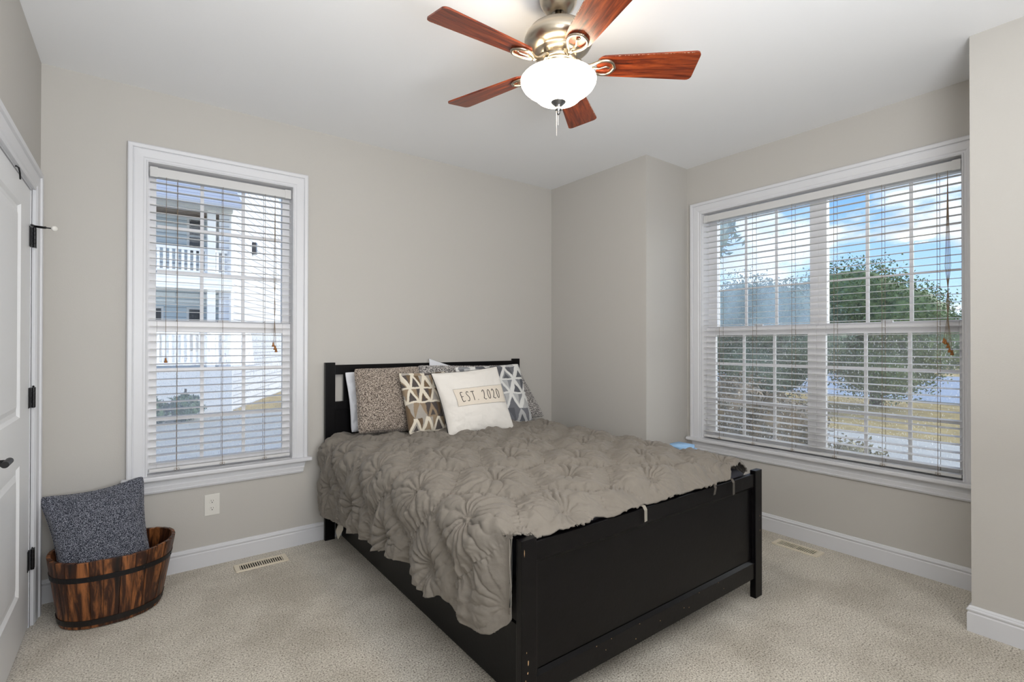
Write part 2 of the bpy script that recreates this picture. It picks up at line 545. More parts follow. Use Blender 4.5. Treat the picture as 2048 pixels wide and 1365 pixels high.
def window(name, W, M, units, sash_y, glassmats, label):
    """units: list of (glass a0, a1); sash_y = depth of the upper glass"""
    root = empty(name, kind='structure', label=label)
    a0, a1, z0, z1 = W['a0'], W['a1'], W['z0'], W['z1']
    bm = bmesh.new()   # casing: up the left, over the head, down the right
    sweep(bm, [(a0, z0), (a0, z1), (a1, z1), (a1, z0)], cprof, False, lambda x, y, h: M(x, -h, y))
    bmobj('window_casing', bm, M_trim, root)
    bm = bmesh.new()
    box(bm, a0 - .115, a1 + (.115 if name == 'window_1' else .10), -.052, 0, z0 - .024, z0, M, .006)
    box(bm, a0, a1, 0, .155, z0 - .024, z0, M)
    bmobj('window_sill', bm, M_trim, root)
    bm = bmesh.new()
    ap = [(0, 0), (.014, 0), (.018, .010), (.013, .014), (.015, .035), (.012, .040), (.012, .062), (.016, .07), (.022, .076), (0, .076)]
    zb = z0 - .024 - .076
    for k in range(2):
        pass
    r = []
    ends = [(a0 - .085, 0), (a1 + .085, 0)]
    for i, (a, _) in enumerate(ends):
        sgn = 1 if i == 0 else -1
        r.append([bm.verts.new(M(a + sgn * (.02 * (1 - h / .076)), -o, zb + h)) for o, h in ap])
    for j in range(len(ap)):
        bm.faces.new((r[0][j], r[0][(j + 1) % len(ap)], r[1][(j + 1) % len(ap)], r[1][j]))
    bm.faces.new(r[0]); bm.faces.new(list(reversed(r[1])))
    bmobj('window_apron', bm, M_trim, root)
    bm = bmesh.new()   # jamb liner
    box(bm, a0 - .012, a0, 0, .155, z0, z1, M); box(bm, a1, a1 + .012, 0, .155, z0, z1, M)
    box(bm, a0 - .012, a1 + .012, 0, .155, z1, z1 + .012, M)
    bmobj('window_jamb', bm, M_jamb, root)
    zt, zm, zl = 2.285, 1.456, 1.385
    zb0 = .625
    for u, (g0, g1) in enumerate(units):
        lo = a0 if u == 0 else (units[u - 1][1] + g0) / 2
        hi = a1 if u == len(units) - 1 else (g1 + units[u + 1][0]) / 2
        d = sash_y
        bm = bmesh.new()
        box(bm, lo, g0 - .004, d - .015, d + .03, zm - .05, z1, M, .002); box(bm, g1 + .004, hi, d - .015, d + .03, zm - .05, z1, M, .002)
        box(bm, g0 - .004, g1 + .004, d - .015, d + .03, zt, z1, M, .002); box(bm, g0 - .004, g1 + .004, d - .015, d + .03, zm - .05, zm, M, .002)
        bmobj('upper_sash', bm, M_vinyl, root)
        bm = bmesh.new()
        dl = d - .035
        box(bm, lo, g0, dl - .01, dl + .018, z0, zm - .008, M, .003); box(bm, g1, hi, dl - .01, dl + .018, z0, zm - .008, M, .003)
        box(bm, g0, g1, dl - .01, dl + .018, zl, zm - .008, M, .003); box(bm, g0, g1, dl - .01, dl + .018, z0, zb0, M, .003)
        box(bm, (g0 + g1) / 2 - .03, (g0 + g1) / 2 + .03, dl - .004, dl + .012, zm - .008, zm + .006, M, .002)
        # tilt latches on the check rail
        box(bm, g0 + .005, g0 + .05, dl - .013, dl - .01, zl + .012, zl + .030, M); box(bm, g1 - .05, g1 - .005, dl - .013, dl - .01, zl + .012, zl + .030, M)
        bmobj('lower_sash', bm, M_vinyl, root)
        mu = bmesh.new()
        w = .0095
        for f in (1 / 3, 2 / 3):
            a = g0 + (g1 - g0) * f
            box(mu, a - w, a + w, d - .002, d + .006, zm, zt, M); box(mu, a - w, a + w, dl - .001, dl + .007, zb0, zl, M)
        wh = w if name == 'window_1' else .0055
        for z in (2.0, 1.739): box(mu, g0, g1, d - .0012, d + .0052, z - wh, z + wh, M)
        for z in (1.165, .880): box(mu, g0, g1, dl - .0002, dl + .0062, z - w, z + w, M)
        bmobj('muntins', mu, M_vinyl, root)
        gm = glassmats[u]
        for nm, (dd, za, zb_, mm) in (('upper_glass', (d + .012, zm, zt, gm[0])), ('lower_glass', (dl + .012, zb0, zl, gm[1]))):
            boxobj(nm, (g0 - .002, g1 + .002, dd, dd + .003, za - .002, zb_ + .002), mm, root, M=M)
    return root


window('window_1', W1, MB, [(.083, .752)], .102, [(G_clear, G_fog)], 'single double-hung window left of the bed')
window('window_2', W2, MR, [(-2.167, -1.494), (-1.382, -.712)], .114, [(G_haze, G_wet), (G_clear, G_wet)], 'wide twin double-hung window on the right wall')


# ------------------------------------------------------------------ blinds
def blind(W, M, a0, a1, ladders, lifts, dc, label, name='venetian_blind'):
    root = empty(name, loc=M((a0 + a1) / 2, dc, W['z0'] + .012), label=label, cat='window blind', group='white horizontal slat blinds')
    z1 = W['z1'] - .016
    bm = bmesh.new()
    box(bm, a0, a1, dc - .026, dc + .026, z1 - .052, z1, M, .003)
    for a in (a0 + .02, a1 - .02):
        box(bm, a - .018, a + .018, dc - .029, dc - .026, z1 - .055, z1 + .002, M, .001)
    bmobj('headrail', bm, M_slat, root)
    zb = W['z0'] + .012
    boxobj('bottom_rail', (a0 + .003, a1 - .003, dc - .025, dc + .025, zb, zb + .018), M_slat, root, M=M, bev=.004)
    n = 38
    zs = [zb + .018 + .030 + i * (z1 - .052 - .028 - zb - .048) / (n - 1) for i in range(n)]
    bm = bmesh.new()
    tilt = math.radians(3.5)
    c, s = math.cos(tilt), math.sin(tilt)
    rnd = random.Random(3)
    for z in zs:
        j = rnd.uniform(-.0006, .0006)
        pr = []
        m = 6
        for k in range(m + 1):
            w = -.025 + .05 * k / m
            pr.append((w, .0012 * (1 - (w / .025) ** 2) + .0011))
        for k in range(m, -1, -1):
            w = -.025 + .05 * k / m
            pr.append((w, .0012 * (1 - (w / .025) ** 2) - .0011))
        R_ = []
        for a in (a0 + .003, a1 - .003):
            R_.append([bm.verts.new(M(a, dc + w * c - h * s, z + j + w * s + h * c)) for w, h in pr])
        for k in range(len(pr)):
            bm.faces.new((R_[0][k], R_[0][(k + 1) % len(pr)], R_[1][(k + 1) % len(pr)], R_[1][k]))
        bm.faces.new(R_[0]); bm.faces.new(list(reversed(R_[1])))
    bmobj('slats', bm, M_slat, root)
    for a in ladders:
        bm = bmesh.new()
        for dd in (-.028, .028):
            tube(bm, [M(a, dc + dd, zb), M(a, dc + dd, z1 - .05)], .0012, 5)
        for z in zs:
            tube(bm, [M(a, dc - .028, z - .004), M(a, dc + .028, z - .001)], .0007, 4)
        # knotted loop hanging under the bottom rail
        pts = [M(a + .012 * math.cos(t), dc - .028, zb + .004 + .008 * math.sin(2 * t)) for t in [2 * PI * k / 20 for k in range(20)]]
        tube(bm, pts, .0008, 4, closed=True)
        bmobj('ladder_cord', bm, M_cord, root)
    for a, tz in lifts:
        bm = bmesh.new()
        k = len(tz)
        for i, z in enumerate(tz):
            da = (i - (k - 1) / 2) * .006
            pts = [M(a, dc - .031, z1 - .05), M(a + da * .3, dc - .032, 2.05), M(a + da, dc - .032, 1.75), M(a - da * .6, dc - .032, 1.55), M(a + da * 1.4, dc - .032, z)]
            tube(bm, pts, .0012, 5)
        co = bmobj('lift_cord', bm, M_cord, root)
        for i, z in enumerate(tz):
            da = (i - (k - 1) / 2) * .006 * 1.4
            bm = bmesh.new()
            lathe(bm, [(.003, 0), (.0045, -.003), (.005, -.012), (.0085, -.022), (.0085, -.027), (.003, -.028)], 12, c=M(a + da, dc - .034 - .008 * (i % 2), z))
            bmobj('tassel', bm, M_tassel, co, smooth=True)
    return root


blind(W1, MB, .046, .796, [.179, .408, .641], [(.124, [1.235]), (.697, [1.325, 1.305, 1.29])], .045,
      'narrow white horizontal blind in the window left of the bed')
blind(W2, MR, -2.236, -.690, [-2.10, -1.839, -1.568, -1.31, -1.052, -.793], [(-.746, [1.352, 1.345, 1.325, 1.300, 1.285])], .036,
      'wide white horizontal blind across the twin window on the right wall')

# ------------------------------------------------------------------ door on the left wall
droot = empty('door_1', loc=(XL, 3.18, 0), kind='structure', label='white two-panel door at the left edge')


def MD(a, d, z): return (XL - d, a, z)     # a = Y, d = into the wall


bm = bmesh.new()
dprof = cprof
sweep(bm, [(2.25, 0), (2.25, 2.038), (3.205, 2.038), (3.205, 0)], [(o * 1.15, h) for o, h in cprof], False, lambda x, y, h: MD(x, -h, y))
bmobj('door_casing', bm, M_trim, droot)
bm = bmesh.new()
box(bm, 3.188, 3.206, .0, .1, 0, 2.045, MD); box(bm, 2.24, 2.258, 0, .1, 0, 2.045, MD); box(bm, 2.258, 3.188, 0, .1, 2.030, 2.045, MD)
box(bm, 3.176, 3.188, .045, .1, 0, 2.03, MD)
bmobj('door_frame', bm, M_trim, droot)
# slab with two raised and fielded panels
bm = bmesh.new()
ys = [2.262, 2.40, 3.045 - .0, 3.184]
P0, P1 = 2.365, 2.955


def panel(z0, z1):
    prof = [(0, 0), (.012, .010), (.030, .010), (.052, .003)]
    loops = []
    for o, dd in prof:
        loops.append([bm.verts.new(MD(y, .003 + dd, z)) for y, z in ((P0 + o, z0 + o), (P1 - o, z0 + o), (P1 - o, z1 - o), (P0 + o, z1 - o))])
    for A, B in zip(loops, loops[1:]):
        for i in range(4):
            bm.faces.new((A[i], A[(i + 1) % 4], B[(i + 1) % 4], B[i]))
    bm.faces.new(loops[-1])


pz = [(.235, .795), (1.0, 1.915)]
for z0, z1 in pz: panel(z0, z1)
for (a, b, z0, z1) in [(2.262, P0, .012, 2.026), (P1, 3.184, .012, 2.026), (P0, P1, .012, .235), (P0, P1, .795, 1.0), (P0, P1, 1.915, 2.026)]:
    f = [bm.verts.new(MD(y, .003, z)) for y, z in ((a, z0), (b, z0), (b, z1), (a, z1))]
    bm.faces.new(f)
box(bm, 2.262, 3.184, .016, .038, .012, 2.026, MD)
for (a, b, z0, z1) in [(2.262, 2.263, .012, 2.026), (3.183, 3.184, .012, 2.026)]:
    box(bm, a, b, .003, .038, z0, z1, MD)
bmobj('door_slab', bm, M_door, droot, recalc=False)
for z in (1.812, 1.066, .315):
    bm = bmesh.new()
    box(bm, 3.150, 3.184, -.0005, .003, z - .047, z + .047, MD, .001)
    box(bm, 3.188, 3.214, -.0155, -.0125, z - .047, z + .047, MD, .001)
    for k in range(5):
        zz = z - .047 + k * .0188
        lathe(bm, [(.0062, zz), (.0068, zz + .001), (.0068, zz + .0172), (.0062, zz + .0182)], 12, c=(XL + .010, 3.187, 0))
    lathe(bm, [(.002, z + .047), (.005, z + .050), (.002, z + .056)], 10, c=(XL + .010, 3.187, 0))
    hg = bmobj('hinge', bm, M_blackmetal, droot)
    if z > 1.5:
        bm = bmesh.new()
        tube(bm, [(XL + .006, 3.15, z + .050), (XL + .012, 3.187, z + .052), (XL + .045, 3.16, z + .046), (XL + .052, 3.15, z + .045)], .0055, 8)
        tube(bm, [(XL + .045, 3.16, z + .046), (XL + .085, 3.10, z + .036)], .0028, 8)
        bmobj('door_stop_arm', bm, M_blackmetal, hg)
        bm = bmesh.new()
        Mx = Vector((.55, -.82, -.13)).to_track_quat('Z', 'Y').to_matrix()
        lathe(bm, [(.008, 0), (.012, .003), (.012, .010), (.009, .014)], 16, M=Mx, c=(XL + .085, 3.10, z + .036))
        bmobj('rubber_tip', bm, M_plastic, hg, smooth=True, label='white rubber bumper tip')
# lever: rose and a round bar pointing to the hinge side
bm = bmesh.new()
Mx = Matrix.Rotation(PI / 2, 3, 'Y')
zl = .925
lathe(bm, [(.033, 0), (.033, .006), (.030, .009), (.011, .011), (.011, .052)], 32, M=Mx, c=(XL - .003, 2.265 + .04, zl))
tube(bm, [(XL + .060, 2.245, zl + .004), (XL + .060, 2.318, zl + .004)], .0105, 20)
tube(bm, [(XL + .035, 2.305, zl), (XL + .060, 2.300, zl + .003)], .009, 16)
bmobj('door_lever', bm, M_blackmetal, droot)
bm = bmesh.new()
box(bm, 2.395, 2.452, -.010, .0025, zl - .022, zl + .022, MD, .002)
bmobj('lock_plate', bm, M_blackmetal, droot)
# hook hung over the top of the door
bm = bmesh.new()
tube(bm, [(XL - .006, 2.80, 2.032), (XL + .004, 2.80, 2.034), (XL + .010, 2.805, 2.030), (XL + .012, 2.815, 2.012), (XL + .011, 2.83, 1.99)], .003, 8)
tag(bmobj('over_door_hook', bm, M_blackmetal, smooth=True), 'small black wire hook over the top edge of the white door', 'hook')

# ------------------------------------------------------------------ wall outlet and floor registers
ol = empty('wall_outlet', loc=(.354, YB, .357), label='white duplex power outlet on the wall under the left window', cat='power outlet')
boxobj('cover_plate', (.315, .393, -.005, .001, .296, .419), M_plastic, ol, M=MB, bev=.002)
for z in (.336, .379):
    bm = bmesh.new()
    Mx = Matrix.Rotation(PI / 2, 3, 'X')
    lathe(bm, [(.016, 0), (.016, .0015), (.0155, .002)], 28, M=Mx, c=(.354, YB - .0045, z))
    so = bmobj('socket', bm, M_plastic, ol)
    bm = bmesh.new()
    box(bm, .3475, .3492, -.0072, -.0063, z - .001, z + .008, MB); box(bm, .3588, .3605, -.0072, -.0063, z - .001, z + .0065, MB)
    lathe(bm, [(.0028, 0), (.0028, .001)], 12, M=Mx, c=(.354, YB - .0063, z - .0075))
    bmobj('socket_slots', bm, M_slot, so)


def vent(cx, cy, lx, ly, along_x, label):
    root = empty('floor_vent', loc=(cx, cy, 0), rz=0 if along_x else PI / 2, label=label, cat='floor vent', group='cream metal floor vents in the carpet')
    L2, W2_ = lx / 2, ly / 2

    def Mv(a, d, z):
        return (cx + a, cy + d, z) if along_x else (cx - d, cy + a, z)
    bm = bmesh.new()
    fr, fe = .017, .026
    box(bm, -L2, L2, -W2_, -W2_ + fr, .0, .007, Mv, .002); box(bm, -L2, L2, W2_ - fr, W2_, .0, .007, Mv, .002)
    box(bm, -L2, -L2 + fe, -W2_ + fr, W2_ - fr, .0, .0068, Mv); box(bm, L2 - fe, L2, -W2_ + fr, W2_ - fr, .0, .0068, Mv)
    bmobj('frame', bm, M_vent, root)
    bm = bmesh.new()
    n = 19
    for i in range(n):
        a = -L2 + fe + (lx - 2 * fe) * (i + .5) / n
        box(bm, a - .0022, a + .0022, -W2_ + fr, W2_ - fr, .0015, .0062, Mv)
    box(bm, -.003, .003, -W2_ + fr, W2_ - fr, .001, .0068, Mv)
    bmobj('louvers', bm, M_vent, root)
    boxobj('duct_opening', (-L2 + fe, L2 - fe, -W2_ + fr, W2_ - fr, .0002, .0012), M_slot, root, M=Mv)
    return root


vent(.594, 3.284, .284, .108, True, 'cream floor vent by the baseboard under the left window')
vent(3.402, 1.462, .278, .108, False, 'cream floor vent under the wide right window beside the bed')
#NEXT
# ------------------------------------------------------------------ bed
bed = empty('double_bed', loc=(1.82, 2.37, 0), label='black-brown wooden double bed frame with panelled footboard and slatted headboard', cat='bed')
# footboard
FX0, FX1, FY0, FY1 = 1.018, 2.621, 1.301, 1.331
for x0 in (FX0, FX1 - .066):
    boxobj('footboard_post', (x0, x0 + .066, FY0, FY1, 0, .660), M_black, bed, bev=.002)
bm = bmesh.new()
fx0, fx1 = FX0 + .066, FX1 - .066
prof = [(.006, .580), (.006, .642), (.009, .644), (.028, .644), (.028, .560), (.021, .560), (.021, .562)]
ra = [bm.verts.new((fx0, FY0 + o, z)) for o, z in prof]
rb = [bm.verts.new((fx1, FY0 + o, z)) for o, z in prof]
for j in range(len(prof)):
    bm.faces.new((ra[j], ra[(j + 1) % len(prof)], rb[(j + 1) % len(prof)], rb[j]))
bm.faces.new(ra); bm.faces.new(list(reversed(rb)))
bmobj('footboard_top_rail', bm, M_black, bed)
bm = bmesh.new()
prof = [(.006, .104), (.028, .104), (.028, .200), (.020, .200), (.020, .196), (.008, .185), (.006, .183)]
ra = [bm.verts.new((fx0, FY0 + o, z)) for o, z in prof]
rb = [bm.verts.new((fx1, FY0 + o, z)) for o, z in prof]
for j in range(len(prof)):
    bm.faces.new((ra[j], ra[(j + 1) % len(prof)], rb[(j + 1) % len(prof)], rb[j]))
bm.faces.new(ra); bm.faces.new(list(reversed(rb)))
bmobj('footboard_bottom_rail', bm, M_black, bed)
boxobj('footboard_panel', (fx0, fx1, FY0 + .020, FY0 + .027, .19, .575), M_black, bed)
for x0, x1 in ((fx0, fx0 + .012), (fx1 - .012, fx1)):
    boxobj('footboard_stile', (x0, x1, FY0 + .010, FY0 + .027, .183, .58), M_black, bed, bev=.001)
# worn chips in the paint, bare wood showing
M_chip = mat('bare_wood_chip', srgb(196, 160, 118), .8)
bm = bmesh.new()
rc = random.Random(5)
for (x, z, w, h) in [(1.045, .215, .006, .010), (1.047, .250, .007, .022), (1.040, .285, .003, .008), (1.030, .620, .003, .03), (2.598, .420, .003, .010), (2.600, .345, .004, .014),
                     (2.59, .40, .002, .005), (1.050, .12, .004, .012), (1.036, .190, .004, .012)]:
    pts = [bm.verts.new((x + w / 2 * math.cos(t) * rc.uniform(.6, 1), FY0 - .0004, z + h / 2 * math.sin(t) * rc.uniform(.6, 1))) for t in [2 * PI * k / 9 for k in range(9)]]
    bm.faces.new(pts)
for k in range(11):
    x = rc.uniform(1.3, 2.53); z = rc.choice([.182, .15, .13, .14])
    pts = [bm.verts.new((x + rc.uniform(.001, .0035) * math.cos(t), FY0 + .0055, z - .002 + rc.uniform(.001, .003) * math.sin(t))) for t in [2 * PI * q / 7 for q in range(7)]]
    bm.faces.new(pts)
bmobj('paint_chips', bm, M_chip, bed, label='small pale chips where the black paint has worn off', kind='stuff')
# headboard
HX0, HX1, HY0, HY1 = .998, 2.640, 3.402, 3.430
boxobj('headboard_post', (HX0, HX0 + .066, HY0, HY1, 0, 1.190), M_black, bed, bev=.002)
boxobj('headboard_post', (HX1 - .070, HX1, HY0, HY1, 0, 1.190), M_black, bed, bev=.002)
hx0, hx1 = HX0 + .066, HX1 - .07
boxobj('headboard_top_rail', (hx0, hx1, HY0 + .004, HY1 - .002, 1.108, 1.173), M_black, bed, bev=.002)
boxobj('headboard_middle_rail', (hx0, hx1, HY0 + .004, HY1 - .002, .868, .925), M_black, bed, bev=.002)
boxobj('headboard_lower_rail', (hx0, hx1, HY0 + .004, HY1 - .002, .30, .40), M_black, bed, bev=.002)
boxobj('headboard_panel', (hx0, hx1, HY0 + .014, HY0 + .022, .39, .875), M_black, bed)
x = hx0 + .058
while x < hx1 - .08:
    boxobj('headboard_slat', (x, x + .060, HY0 + .008, HY0 + .022, .92, 1.112), M_black, bed, bev=.001)
    x += .118
for x0, x1 in ((1.046, 1.066), (2.572, 2.592)):
    boxobj('side_rail', (x0, x1, FY1 - .001, HY0 + .001, .36, .50), M_black, bed, bev=.002)
bm = bmesh.new()
for i in range(12):
    y = 1.45 + i * .165
    box(bm, 1.066, 2.574, y, y + .07, .385, .400)
bmobj('bed_slats', bm, M_pine if 'M_pine' in globals() else M_vent, bed)

# mattress with a dark sheet
bm = bmesh.new()
box(bm, 1.075, 2.565, 1.345, 3.385, .402, .655, bev=.0)
bmesh.ops.bevel(bm, geom=[e for e in bm.edges], offset=.045, segments=5, affect='EDGES', profile=.5)
mt = bmobj('mattress', bm, M_darksheet, smooth=True)
tag(mt, 'thick mattress in a dark navy sheet showing at the right foot corner of the bed', 'mattress')

# trundle drawer pulled under the bed: black front along the left side, pale mattress inside
tr = empty('trundle_bed', loc=(1.6, 2.37, 0), label='long black trundle drawer at floor level under the left side of the bed', cat='drawer')
boxobj('drawer_front', (1.100, 1.118, 1.36, 3.375, .022, .300), M_black, tr, bev=.002)
boxobj('drawer_bottom', (1.118, 2.50, 1.50, 3.355, .03, .045), M_black, tr)
boxobj('drawer_back', (2.49, 2.505, 1.50, 3.355, .03, .25), M_black, tr)
for y in (1.50, 3.34):
    boxobj('drawer_end', (1.118, 2.49, y, y + .015, .03, .25), M_black, tr)
for x, y in ((1.2, 1.6), (1.2, 3.2), (2.4, 1.6), (2.4, 3.2)):
    bm = bmesh.new()
    lathe(bm, [(.015, -.012), (.018, -.010), (.018, .010), (.015, .012)], 16, M=Matrix.Rotation(PI / 2, 3, 'Y'), c=(x, y, .018))
    bmobj('wheel', bm, M_blackmetal, tr)
bm = bmesh.new()
box(bm, 1.13, 2.45, 1.52, 3.33, .047, .335)
bmesh.ops.bevel(bm, geom=[e for e in bm.edges], offset=.03, segments=4, affect='EDGES', profile=.5)
tag(bmobj('trundle_mattress', bm, M_mattress, smooth=True), 'white mattress lying in the trundle drawer, seen below the comforter corner', 'mattress')

# ------------------------------------------------------------------ ruched comforter
rs = np.random.RandomState(11)
base = np.array([(.972, .22), (.968, .40), (.966, .55), (.970, .610), (.992, .652), (1.03, .674), (1.12, .688), (1.4, .697), (1.82, .702), (2.3, .698), (2.52, .690), (2.585, .672), (2.618, .625), (2.632, .55), (2.64, .38)])
for _ in range(3):     # Chaikin smoothing
    q = [base[0]]
    for a, b in zip(base, base[1:]):
        q += [a * .75 + b * .25, a * .25 + b * .75]
    q.append(base[-1]); base = np.array(q)
seg = np.hypot(*np.diff(base, axis=0).T)
arc = np.concatenate([[0], np.cumsum(seg)])
S_TOT = arc[-1]
S0 = float(np.interp(.655, base[:len(base) // 2, 1], arc[:len(base) // 2]))   # shoulder
ns, nt_ = 680, 560
hem_y = np.array([1.30, 1.36, 1.42, 1.50, 1.60, 1.72, 1.80, 1.92, 2.10, 2.28, 2.45, 2.60, 2.75, 2.95, 3.10, 3.20, 3.30, 3.42])
hem_z = np.array([.44, .36, .315, .30, .315, .335, .305, .335, .345, .325, .290, .305, .270, .265, .23, .235, .26, .28])
tt = np.linspace(0, 1, nt_)
ss = np.linspace(0, 1, ns)
Sg, Tg = np.meshgrid(ss, tt, indexing='ij')
# y extent of every strand
s_nom = Sg * S_TOT
side = 1 - sm(s_nom, S0 - .12, S0)
farside = sm(s_nom, S_TOT - .34, S_TOT - .24)
y_lo = 1.303 + .042 * side + .05 * farside + .012 * np.sin(s_nom * 17) * (1 - side)
y_hi = 3.392 - .035 * side
Y = y_lo + (y_hi - y_lo) * Tg
hz = np.interp(Y, hem_y, hem_z) + .006 * fbm(Y * 22, Y * 0 + 3)
s_start = np.interp(hz, base[:len(base) // 3, 1], arc[:len(base) // 3])
s_end = S_TOT - .10 * (1 - sm(Y, 1.3, 1.7)) - .21 * (1 - sm(Y, 1.30, 1.60))
A = s_start + (s_end - s_start) * Sg      # arc position
X = np.interp(A, arc, base[:, 0]); Z = np.interp(A, arc, base[:, 1])
tx = np.interp(A + .004, arc, base[:, 0]) - np.interp(A - .004, arc, base[:, 0])
tz = np.interp(A + .004, arc, base[:, 1]) - np.interp(A - .004, arc, base[:, 1])
ln = np.hypot(tx, tz) + 1e-9
nx, nz = -tz / ln, tx / ln
# rosette lattice in cloth space (c = arc from the shoulder, y)
rows = [(-.245, 1.357), (.0, 1.59), (.30, 1.37), (.60, 1.66), (.86, 1.43), (1.14, 1.68), (1.42, 1.42), (1.68, 1.66), (1.93, 1.45)]
cx, cy = [], []
for c, y0 in rows:
    k = -1
    while y0 + .453 * k < 3.6:
        cx.append(c + rs.uniform(-.012, .012)); cy.append(y0 + .453 * k + rs.uniform(-.02, .02)); k += 1
cx = np.array(cx); cy = np.array(cy)
Cc = A - S0
wx = Cc + .018 * fbm(Cc * 5, Y * 5 + 9); wy = Y + .018 * fbm(Cc * 5 + 40, Y * 5)
d1 = np.full(Cc.shape, 9.); d2 = d1.copy(); i1 = np.zeros(Cc.shape, int); i2 = i1.copy()
for i in range(len(cx)):
    d = np.hypot((wx - cx[i]), (wy - cy[i]))
    m1 = d < d1
    m2 = (~m1) & (d < d2)
    d2 = np.where(m1, d1, np.where(m2, d, d2)); i2 = np.where(m1, i1, np.where(m2, i, i2))
    d1 = np.where(m1, d, d1); i1 = np.where(m1, i, i1)
r = d1
th = np.arctan2(wy - cy[i1], wx - cx[i1])
ph = rs.uniform(0, 6.28, len(cx))[i1]
nf = rs.randint(12, 17, len(cx))[i1]
seam = (d2 - d1) / 2
tw = th + .35 * fbm(Cc * 9 + i1 * 3.1, Y * 9, 3) + r * .9 * np.sin(ph * 3)
lobe = np.abs(np.sin(nf * tw / 2 + ph)) ** .42          # broad soft lobes between sharp creases
li = np.floor((nf * tw / 2 + ph) / PI).astype(int)
lh = _T[(li * 7 + i1 * 13) % 256, (li * 3 + 5) % 256]     # every lobe its own height and length
pleat = (lobe - .68) * (.45 + .9 * lh) * .0215 * sm(r, .008, .045) * (1 - sm(r, .06, .13 + .13 * lh))
lobe2 = np.abs(np.sin(nf * 1.1 * tw + ph * 2)) ** .6
pleat += (lobe2 - .6) * .0045 * sm(r, .004, .015) * (1 - sm(r, .025, .065))
puff = .036 * (1 - np.exp(-(r / .050) ** 2)) * (.35 + .65 * sm(seam, 0, .07))
knot = .012 * np.exp(-(r / .011) ** 2) * (1 + .8 * fbm(Cc * 160, Y * 160, 2)) + .008 * fbm(Cc * 120, Y * 120, 2) * np.exp(-(r / .030) ** 2)
# gathers across the seams
ax = cx[i2] - cx[i1]; ay = cy[i2] - cy[i1]; al = np.hypot(ax, ay) + 1e-9
along = (wx * -ay + wy * ax) / al
gath = .0032 * np.sin(along * 2 * PI / .017 + 2.5 * fbm(Cc * 8, Y * 8)) * np.exp(-(seam / .017) ** 2)
gath += .0040 * np.sin(along * 2 * PI / .043 + 3 * fbm(Cc * 4, Y * 4 + 5)) * np.exp(-(seam / .045) ** 2)
cre = .012 * (np.abs(fbm(Cc * 7 + 3, Y * 10, 4)) - .2) + .010 * (np.abs(fbm(Cc * 16 + 7 + 2 * fbm(Y * 4, Cc * 4), Y * 11 + 1, 3)) ** .7 - .3) * sm(r, .02, .08)
disp = puff + pleat + knot + gath + cre
# side drape swings in soft vertical folds, and the hem scallops
hang = sm(-Cc, .05, .42)
fold = hang * (.016 * np.sin(Y * 2 * PI / .226 + 1.2 * np.sin(Y * 5) + 2 * fbm(Cc * 4, Y * 3)) + .006 * np.sin(Y * 2 * PI / .11 + 1.1 + 3 * fbm(Cc * 5 + 4, Y * 4)) + .014 * fbm(Y * 12, Cc * 5))
disp = disp * (1 - .25 * farside) + fold
edge = np.minimum(Tg, 1) * 1.0
disp -= .016 * (1 - sm(Tg, 0, .012)) * (1 - side)
# droop on to the footboard rail at the foot
droop = (1 - sm(Y, 1.31, 1.46)) * (1 - side) * (.050 + .014 * np.sin(Cc * 9 + 1))
Zf = Z - 0 * droop
lift = .012 * np.sin(Cc * 4.1) * np.sin(Y * 3.3)
X2 = X + nx * disp
Z2 = Zf + nz * disp + lift * (1 - hang)
wd = (1 - sm(Y, 1.303, 1.44)) * (1 - side) * (1 - farside)
Z2 = Z2 * (1 - wd) + (.653 + np.clip(disp, 0, .1) * .45) * wd
near = (1 - sm(Y, 1.345, 1.50)) * sm(1.06 - X2, 0, .03)
X2 = X2 + np.clip(1.006 - X2, 0, 1) * near
Y2 = Y + hang * .012 * fbm(Cc * 12, Y * 12 + 4) + .006 * fbm(Cc * 30, Y * 30 + 8)
# keep the cloth above the rail and in front of the headboard, outside mattress and posts
Y2 = np.clip(Y2, 1.298, 3.396)
Y2 = np.where((X2 < 1.09) & (Z2 < .675), np.maximum(Y2, 1.338), Y2)
Z2 = np.where((Y2 < 1.345) & (X2 > 1.0), np.maximum(Z2, .6475 + .012 * (X2 < 1.095)), Z2)
verts = np.stack([X2, Y2, Z2], -1).reshape(-1, 3)
ii, jj = np.meshgrid(np.arange(ns - 1), np.arange(nt_ - 1), indexing='ij')
a_ = (ii * nt_ + jj).ravel()
faces = np.stack([a_, a_ + nt_, a_ + nt_ + 1, a_ + 1], -1)
me = bpy.data.meshes.new('comforter')
me.from_pydata(verts.tolist(), [], faces.tolist())
me.update()
comf = link('comforter', me, M_comf, smooth=True, label='taupe ruched comforter with gathered rosettes spread over the bed', cat='comforter')
so = comf.modifiers.new('cloth_thickness', 'SOLIDIFY'); so.thickness = .006; so.offset = -1


def strip(name, pts, w, mt_, parent, **kw):
    bm = bmesh.new()
    P = [Vector(p) for p in pts]
    wv = Vector(w)
    t = .0012
    A_ = [bm.verts.new(p - wv) for p in P]; B_ = [bm.verts.new(p + wv) for p in P]
    for i in range(len(P) - 1):
        bm.faces.new((A_[i], B_[i], B_[i + 1], A_[i + 1]))
    bmesh.ops.solidify(bm, geom=bm.faces[:], thickness=t)
    return bmobj(name, bm, mt_, parent, **kw)


